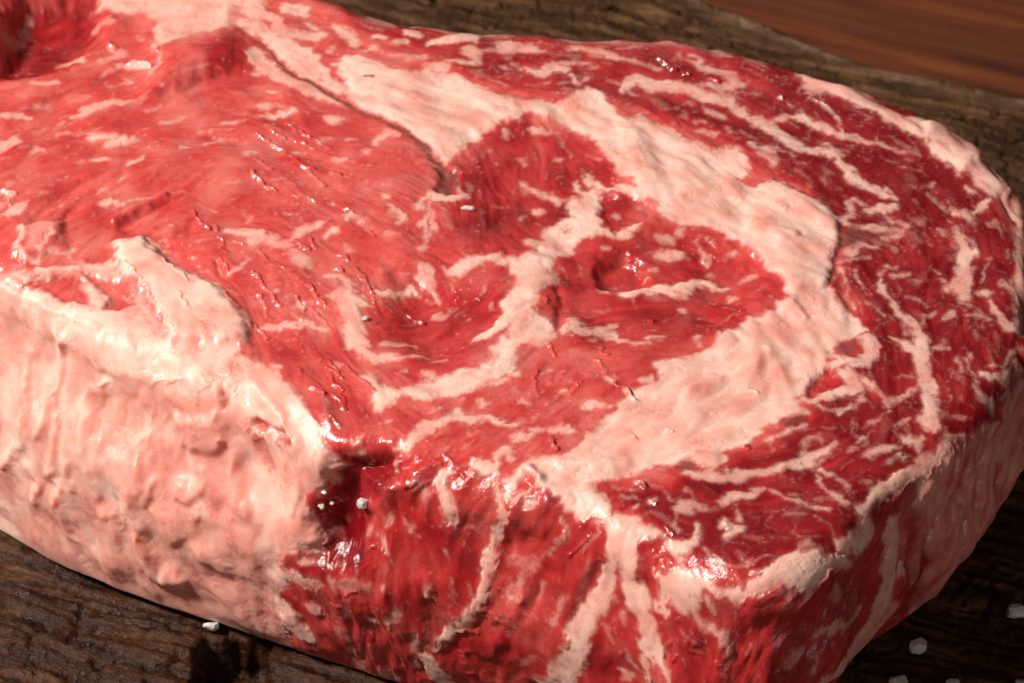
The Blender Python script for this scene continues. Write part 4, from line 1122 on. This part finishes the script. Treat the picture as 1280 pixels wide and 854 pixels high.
def fibre_field(xs, ys):
    """line-integral noise that runs along the muscle fibres"""
    st = .32; x0, y0 = xs[0]-2, ys[0]-2; nx = int((xs[-1]-x0+2)/st); ny = int((ys[-1]-y0+2)/st)
    cx = np.linspace(x0, x0+nx*st, 90); cy = np.linspace(y0, y0+ny*st, 80); CX, CY = np.meshgrid(cx, cy, indexing='ij')
    c2 = np.zeros_like(CX); s2 = np.zeros_like(CX)
    for fx, fy, dx, dy in FIBRES:
        w = 1/((CX-fx)**2+(CY-fy)**2+25)**1.5; th = 2*math.atan2(dy, dx); c2 += w*math.cos(th); s2 += w*math.sin(th)
    th = .5*np.arctan2(s2, c2); X = np.arange(nx); Y = np.arange(ny)
    def up(Fc):
        i = np.interp(x0+X*st, cx, np.arange(90)); j = np.interp(y0+Y*st, cy, np.arange(80)); ii = np.clip(i.astype(int), 0, 88); jj = np.clip(j.astype(int), 0, 78)
        fi = (i-ii)[:, None]; fj = (j-jj)[None]
        g = Fc[ii][:, jj]; return (g*(1-fi)+Fc[ii+1][:, jj]*fi)*(1-fj)+(Fc[ii][:, jj+1]*(1-fi)+Fc[ii+1][:, jj+1]*fi)*fj
    C2, S2 = up(np.cos(2*th)), up(np.sin(2*th)); T = .5*np.arctan2(S2, C2)
    GXp, GYp = np.meshgrid(x0+X*st, y0+Y*st, indexing='ij')
    T = T+.45*fbm(GXp, GYp, 11, 2, 31.)
    ux, uy = np.cos(T), np.sin(T)
    def lic(src, n):
        acc = src.copy(); wsum = 1.0
        for sg in (1, -1):
            px, py = np.meshgrid(X.astype(np.float32), Y.astype(np.float32), indexing='ij'); lx, ly = sg*ux, sg*uy
            for k in range(n):
                px = np.clip(px+lx, 0, nx-1); py = np.clip(py+ly, 0, ny-1); i = np.rint(px).astype(np.int32); j = np.rint(py).astype(np.int32)
                w = .5+.5*math.cos(math.pi*(k+1)/(n+1)); acc += w*src[i, j]; wsum += w
                nxv, nyv = ux[i, j], uy[i, j]; f = np.where(nxv*lx+nyv*ly < 0, -1, 1); lx, ly = nxv*f, nyv*f
        return acc
    def soft(a, k):
        for _ in range(k):
            for ax in (0, 1): a = (np.roll(a, 1, ax)+2*a+np.roll(a, -1, ax))/4
        return a
    def unit(a): return ((a-a.mean())/a.std()).astype(np.float32)
    r = np.random.default_rng(11)
    f1 = unit(soft(lic(r.standard_normal((nx, ny)).astype(np.float32), 12), 1))
    f2 = unit(lic(soft(r.standard_normal((nx, ny)).astype(np.float32), 4), 7))
    f3 = unit(lic(soft(r.standard_normal((nx, ny)).astype(np.float32), 14), 14))
    def sample(Fg, A, B):
        x = np.clip((A-x0)/st, 0, nx-1.01); y = np.clip((B-y0)/st, 0, ny-1.01); i = x.astype(int); j = y.astype(int); fx = x-i; fy = y-j
        return (Fg[i, j]*(1-fx)+Fg[i+1, j]*fx)*(1-fy)+(Fg[i, j+1]*(1-fx)+Fg[i+1, j+1]*fx)*fy
    return lambda A, B: [sample(f, A, B).astype(np.float32) for f in (f1, f2, f3)]
def build_steak():
    F = Fold(RIM)
    xs = graded(-205, -134, 112, 165, .21, 1.6); ys = graded(-128, -97, 98, 175, .26, 1.6)
    A, B = np.meshgrid(xs, ys, indexing='ij'); P, t = F(A, B)
    q0 = math.pi/2*RR
    fat = np.zeros(A.shape, np.float32); tone = np.full(A.shape, .26, np.float32); brown = np.zeros_like(fat); pink = np.full_like(fat, .25); wet = np.full_like(fat, .16); reg = np.zeros(A.shape, np.int8)
    hgt = np.zeros_like(fat)
    # ragged edges: the features are read through a small wobble
    wx = (.45*fbm(A, B, 5.5, 2, 201.)+.50*fbm(A, B, 2.2, 3, 1.)+.12*perlin(A/.55, B/.55)).astype(np.float32); wy = (.45*fbm(A, B, 5.5, 2, 221.)+.50*fbm(A, B, 2.2, 3, 40.)+.12*perlin(A/.55+9, B/.55+3)).astype(np.float32)
    Aw, Bw = (A+wx).astype(np.float32), (B+wy).astype(np.float32)
    f1, f2, f3 = fibre_field(xs, ys)(A, B)
    # default for the parts of the rim and sides away from the camera
    side = sstep(t, 0, 6)
    back = side*sstep(B, 20, 50)
    fat = np.maximum(fat, back*.8*sstep(fbm(A, B, 9, 2, 5.)+.25, 0, .3)); tone = tone+.3*side
    # fine marbling along the fibres
    dens = fbm(A, B, 14, 2, 12.)
    fleck = sstep(f2+.7*dens, 2.1, 3.0)*.32; fleck2 = sstep(f3+.6*dens, 2.3, 3.1)*.22
    fat = np.maximum(fat, np.maximum(fleck, fleck2)*(1-.5*side))
    # feathered, fibrous boundaries
    jag = (.26*f1+.34*fbm(A, B, .75, 2, 91.)+.30*fbm(A, B, 2.4, 2, 95.)).astype(np.float32)
    body = np.clip(1.0+.35*fbm(A, B, 1.6, 3, 97.), .55, 1.15).astype(np.float32)
    body2 = fbm(A, B, 3.0, 2, 191.).astype(np.float32)
    mott = np.clip(1.05+.28*fbm(A, B, 5.5, 4, 171.)+.06*f1, .6, 1).astype(np.float32)
    glint = np.zeros_like(fat)
    for ft in FEATURES:
        k, a, hh, e = ft[:4]; d = np.array(ft[4:], float)/10
        if k in ('fs', 'hs', 'ts', 'bs', 'gs'):
            pts = d.reshape(-1, 3); pad = pts[:, 2].max()*(1.6 if k in ('hs', 'gs') else .5)+2.5
        else:
            pts = d.reshape(-1, 2); pad = max(e, .3)*2+2.5
        i0, i1 = np.searchsorted(xs, [pts[:, 0].min()-pad, pts[:, 0].max()+pad]); j0, j1 = np.searchsorted(ys, [pts[:, 1].min()-pad, pts[:, 1].max()+pad])
        if i1 <= i0 or j1 <= j0: continue
        s_ = (slice(i0, i1), slice(j0, j1)); X, Y = Aw[s_], Bw[s_]
        if k == 'rg':
            reg[s_][poly_sd(X, Y, pts) > 0] = int(a)
        elif k in ('fs', 'bs', 'ts'):
            D, w = seg_dist(X, Y, pts); jj = jag[s_]*np.clip(w*.9, .12, .9); ww = np.clip(w, .16, .75); m = sstep(w-D+jj, -.55*ww, .75*ww)*np.where(k == 'fs', np.clip(body[s_]*np.clip(.72+.35*w, 0, 1), 0, 1), 1)
            if k == 'fs':
                if pts[:, 2].mean() < 1.25: a = a*np.where(reg[s_] == 0, np.clip(.60+.75*body2[s_], .15, 1), np.clip(.8+.5*body2[s_], .3, 1))
                fat[s_] = np.maximum(fat[s_], a*m); hgt[s_] += .28*hh*sstep(w-D, -.45, .75)*np.clip(w/1.2, .35, 1)
            elif k == 'bs': brown[s_] = np.maximum(brown[s_], a*m); fat[s_] *= 1-.8*m
            else: tone[s_] = tone[s_]*(1-m)+a*m
        elif k in ('hs', 'gs'):
            D, w = seg_dist(X, Y, pts); 
            if k == 'gs':
                # a small wet lip, its slope shaped to throw a glint, broken off behind
                D, w, sd_ = seg_dist(X, Y, pts, True); gsn = np.exp(-(D/np.maximum(w*.85, .33))**2); wd = np.clip(w*1.9, .42, .9)
                lip = np.clip(.5*wd-sd_, 0, wd)*sstep(sd_, -.5*wd-.55, -.5*wd)*np.exp(-np.clip(D-.6*wd, 0, None)**2/.06)
                top = (t[s_] < .5); nz = np.clip(.82+.35*fbm(A[s_], B[s_], 4.0, 2, 44.), .3, 1.0)
                glint[s_] = np.maximum(glint[s_], np.where(top, nz*lip, .30*gsn)); wet[s_] = np.maximum(wet[s_], gsn)
            else:
                lim = .42*pts[:, 2].mean()*2; hh = max(-lim, min(lim, hh))*(.55 if hh < 0 else 1)
                hgt[s_] += hh*np.exp(-(D/np.maximum(w*1.0, .2))**2)*np.where(reg[s_] == 3, .28 if hh < 0 else .5, np.where((t[s_] > 3) & (reg[s_] == 2), .45, 1))
        else:
            if k == 'lp' and a < .6 and e > .5: e *= 2.2
            sd = poly_sd(X, Y, pts); m = sstep(sd+(jag[s_]*.9 if k in ('fp', 'lp', 'bp') else 0), -e-.3, e+.3)
            if k == 'fp':
                fat[s_] = np.maximum(fat[s_], a*m*mott[s_]); hgt[s_] += .25*hh*sstep(sd, -.6, 1.4)
            elif k == 'lp':
                fat[s_] *= 1-a*m; hgt[s_] += hh*m
            elif k == 'hp': hgt[s_] += hh*m
            elif k == 'tp': tone[s_] = tone[s_]*(1-m)+a*m
            elif k == 'bp': brown[s_] = np.maximum(brown[s_], a*m); fat[s_] *= 1-.7*m
            elif k == 'pk': pink[s_] = np.maximum(pink[s_], a*m)
    # specks and threads of fat too small to trace
    skin = side*(reg == 6); fat = fat*(1-skin*(1-np.clip(.72+.30*f3+.14*f1, .1, 1))); pink = np.maximum(pink, .8*skin)
    cap = ((reg == 1)*(1-side)).astype(np.float32)
    vein = np.abs(fbm(A+1.2*wx, B+1.2*wy, 5.0, 3, 151.)+.10*f1); fat = np.maximum(fat, cap*.34*sstep(.075-vein, 0, .075)*sstep(fbm(A, B, 7, 2, 161.), -.15, .3))
    fat = np.maximum(fat, cap*(.26*sstep(f2+.5*dens, 1.3, 2.4)+.08*sstep(f3+.4*dens, 1.3, 2.2))); thread = sstep(f1+.5*f2, 1.9, 2.6); fat = np.maximum(fat, thread*.20*(1-.4*side))
    sp = fbm(A, B, .75, 2, 131.)+.25*f1; fat = np.maximum(fat, sstep(sp+.35*dens, .78, 1.15)*.45*(1-.4*sstep(tone, .5, .9)))
    fat = np.maximum(fat, .16*sstep(fbm(A, B, 9, 3, 141.), .0, .6)*(1-tone))  # milky haze of the sheen, painted in as a thin fat tint
    fm = sstep(fat, .25, .8)
    def blur(f, k):
        for _ in range(k):
            for ax in (0, 1): f = (np.roll(f, 1, ax)+2*f+np.roll(f, -1, ax))/4
        return f
    hgt = blur(hgt, 3); fat = .45*fat+.55*blur(fat, 2)
    coverside = fm*side*blur((reg == 3).astype(np.float32), 40); seamw = blur((reg >= 4).astype(np.float32), 14); skin = blur(skin.astype(np.float32), 14)
    hgt += .55*fbm(A, B, 14, 2, 3.)+(1-fm)*(.040*f1+.032*f2+.09*f3)*(1-.3*side)
    hgt += fm*((.16*f3+.04*f2)*seamw*(1-side)+.03*fbm(A, B, 1.7, 2, 14.)+.12*fbm(A, B, 5, 2, 19.)+.015*f1)+coverside*(.12*f3+.05*f2+.45*fbm(A, B, 11, 2, 23.)+.07*fbm(A, B, 3, 2, 33.))
    hgt += (1-fm)*side*(.34*fbm(A, B, 6.5, 2, 51.)+.09*f3+.03*f2)
    tone = np.clip(tone+.22*fbm(A, B, 9, 4, 61.)+.055*f1+.04*f2+.03*f3, 0, 1)
    wet = np.clip(wet+.28*fbm(A, B, 8, 2, 71.), 0, 1)
    crease = sstep(.10-np.abs(fbm(A+2*wx, B+2*wy, 4.5, 3, 231.)), 0, .10)*sstep(fbm(A, B, 8, 2, 241.), -.2, .3)
    pink = np.clip(pink+.35*crease+.60*fbm(A, B, 7, 4, 81.)+.06*f1+.12*f2+.14*f3+.10*f3*seamw+.38*(reg == 3)*sstep(t, 2, 14), 0, 1)
    hgt -= .10*fm*crease
    hgt += skin*(.22*f3+.06*f2)+glint
    hgt *= 1-sstep(t, q0+LS-4, q0+LS+1)*.75
    N = grid_normals(P)
    P = P+N*hgt[..., None]
    P[..., 2] = np.maximum(P[..., 2], .25)
    N = grid_normals(P)
    ok = (t < q0+LS+TUCK)
    nx, ny = A.shape; I = np.arange(nx*ny).reshape(nx, ny)
    q = np.stack([I[:-1, :-1], I[1:, :-1], I[1:, 1:], I[:-1, 1:]], -1).reshape(-1, 4); q = q[ok.ravel()[q].all(1)]
    qr = reg.ravel()[q[:, 0]]
    root = bpy.data.objects.new('raw_steak', None); S.collection.objects.link(root); root.empty_display_size = .05
    root['label'] = 'thick marbled raw beef rib-eye steak lying on the dark board'; root['category'] = 'steak'
    mat = mat_meat('raw_beef')
    names = ['eye_muscle', 'cap_muscle', 'trimmed_edge', 'cover_fat', 'fat_seam', 'inner_fat_seam', 'rim_fat']
    labels = [None, 'dark crimson outer muscle with streaked marbling', 'wet red cut side with white streaks', 'peach-coloured lumpy fat over the side', 'broad white curved band of fat', 'winding white streak of fat in the middle', 'pale pink fat along the right edge']
    flat = P.reshape(-1, 3); NF = N.reshape(-1, 3)
    bd = np.zeros_like(fat)
    for ax in (0, 1):
        df = (np.diff(reg, axis=ax) != 0); sl = [slice(None)]*2; sl[ax] = slice(0, -1); bd[tuple(sl)] = np.maximum(bd[tuple(sl)], df)
    for _ in range(6):
        for ax in (0, 1): bd = np.maximum(bd, np.maximum(np.roll(bd, 1, ax), np.roll(bd, -1, ax)))
    bd = blur(bd, 12)
    at = {'seam': bd.ravel(), 'fat': fat.ravel(), 'tone': tone.ravel(), 'brown': brown.ravel(), 'pink': pink.ravel(), 'wet': wet.ravel()}
    for r, nm in enumerate(names):
        qq = q[qr == r]
        if not len(qq): continue
        use = np.unique(qq); re = np.full(nx*ny, -1, np.int64); re[use] = np.arange(len(use))
        me = make_mesh(nm, flat[use]*MM, re[qq], NF[use], {k: v[use] for k, v in at.items()})
        o = link(me, nm, mat, root)
        if labels[r]: o['label'] = labels[r]
    def surface(a, b):
        i = int(np.argmin(abs(xs-a))); j = int(np.argmin(abs(ys-b))); return P[i, j], N[i, j]
    return surface
surface = build_steak()
# ------------------------------------------------------------------ salt
def mat_salt():
    nd = Nodes('coarse_salt'); nd.p.inputs['Base Color'].default_value = (.86, .82, .78, 1); nd.p.inputs['Roughness'].default_value = .28
    nd.p.inputs['Transmission Weight'].default_value = .4; nd.p.inputs['IOR'].default_value = 1.5
    tc = nd.n('ShaderNodeTexCoord').outputs['Object']; n = nd.noise(1800, 3, .6, tc)
    nd.put(nd.p.inputs['Base Color'], nd.ramp(n, (.35, (.75, .68, .62)), (.65, (.95, .92, .89))))
    bp = nd.n('ShaderNodeBump'); bp.inputs['Strength'].default_value = .5; bp.inputs['Distance'].default_value = .0002
    nd.put(bp.inputs['Height'], n); nd.put(nd.p.inputs['Normal'], bp.outputs[0]); return nd.m
MS = mat_salt()
def crystal(loc, size, el, label, seed, rot=0.0):
    import bmesh
    r = random.Random(seed); bm = bmesh.new()
    for k in range(26):
        v = [r.gauss(0, 1) for _ in range(3)]; m = .5*max(abs(c) for c in v)+.5*math.sqrt(sum(c*c for c in v))
        v = [c/m*(.82+.2*r.random()) for c in v]
        bm.verts.new((v[0]*size*el/2*MM, v[1]*size/2*MM, v[2]*size*.42*MM))
    bmesh.ops.convex_hull(bm, input=list(bm.verts))
    bmesh.ops.delete(bm, geom=[v for v in bm.verts if not v.link_faces], context='VERTS')
    bmesh.ops.bevel(bm, geom=list(bm.edges), offset=size*.03*MM, segments=1, affect='EDGES', clamp_overlap=True)
    me = bpy.data.meshes.new('salt_crystal'); bm.to_mesh(me); bm.free()
    o = link(me, 'salt_crystal', MS); o.location = [c*MM for c in loc]; o.rotation_euler = (0, 0, rot)
    o['label'] = label; o['category'] = 'salt'; o['group'] = 'coarse salt crystals'
for (x, y, sz, el, lab, rot) in [
    (86.2, -13.6, 3.2, 1.15, 'white salt crystal on the dark board at the right edge, farthest from the camera', .2),
    (68.9, -22.0, 3.0, 1.15, 'greyish rounded salt crystal alone on the black board below the steak', -.2),
    (65.0, -30.6, 3.0, 1.3, 'salt crystal cut by the bottom edge, closest to the steak', .5),
    (74.2, -31.0, 2.4, 1.2, 'small salt tip at the bottom edge between two other crystals', .1),
    (85.4, -31.0, 2.4, 1.2, 'salt crystal in the bottom right corner', -.4),
    (-51.4, -16.6, 2.0, 1.5, 'white salt grain under the lower edge of the peach-coloured fat', .35)]:
    crystal((x, y, .42*sz-.3), sz, el, lab, int(abs(x*10)), rot)
LAB = ['tiny upper salt grain beside the dark notch in the front of the steak', 'largest of the three salt grains beside the dark notch', 'tiny right salt grain beside the dark notch', 'clear salt crystal on the wet rim right of the dark notch', 'long white salt flake on the red heart-shaped muscle', 'round clear salt grain on the left white fat streak']
for (a, b, sz, el), lab in zip(SALT_ON_MEAT, LAB):
    p, n = surface(a, b)
    crystal(tuple(p+n*sz*.28), sz, el, lab, int(abs(a*10)+3), -.2)
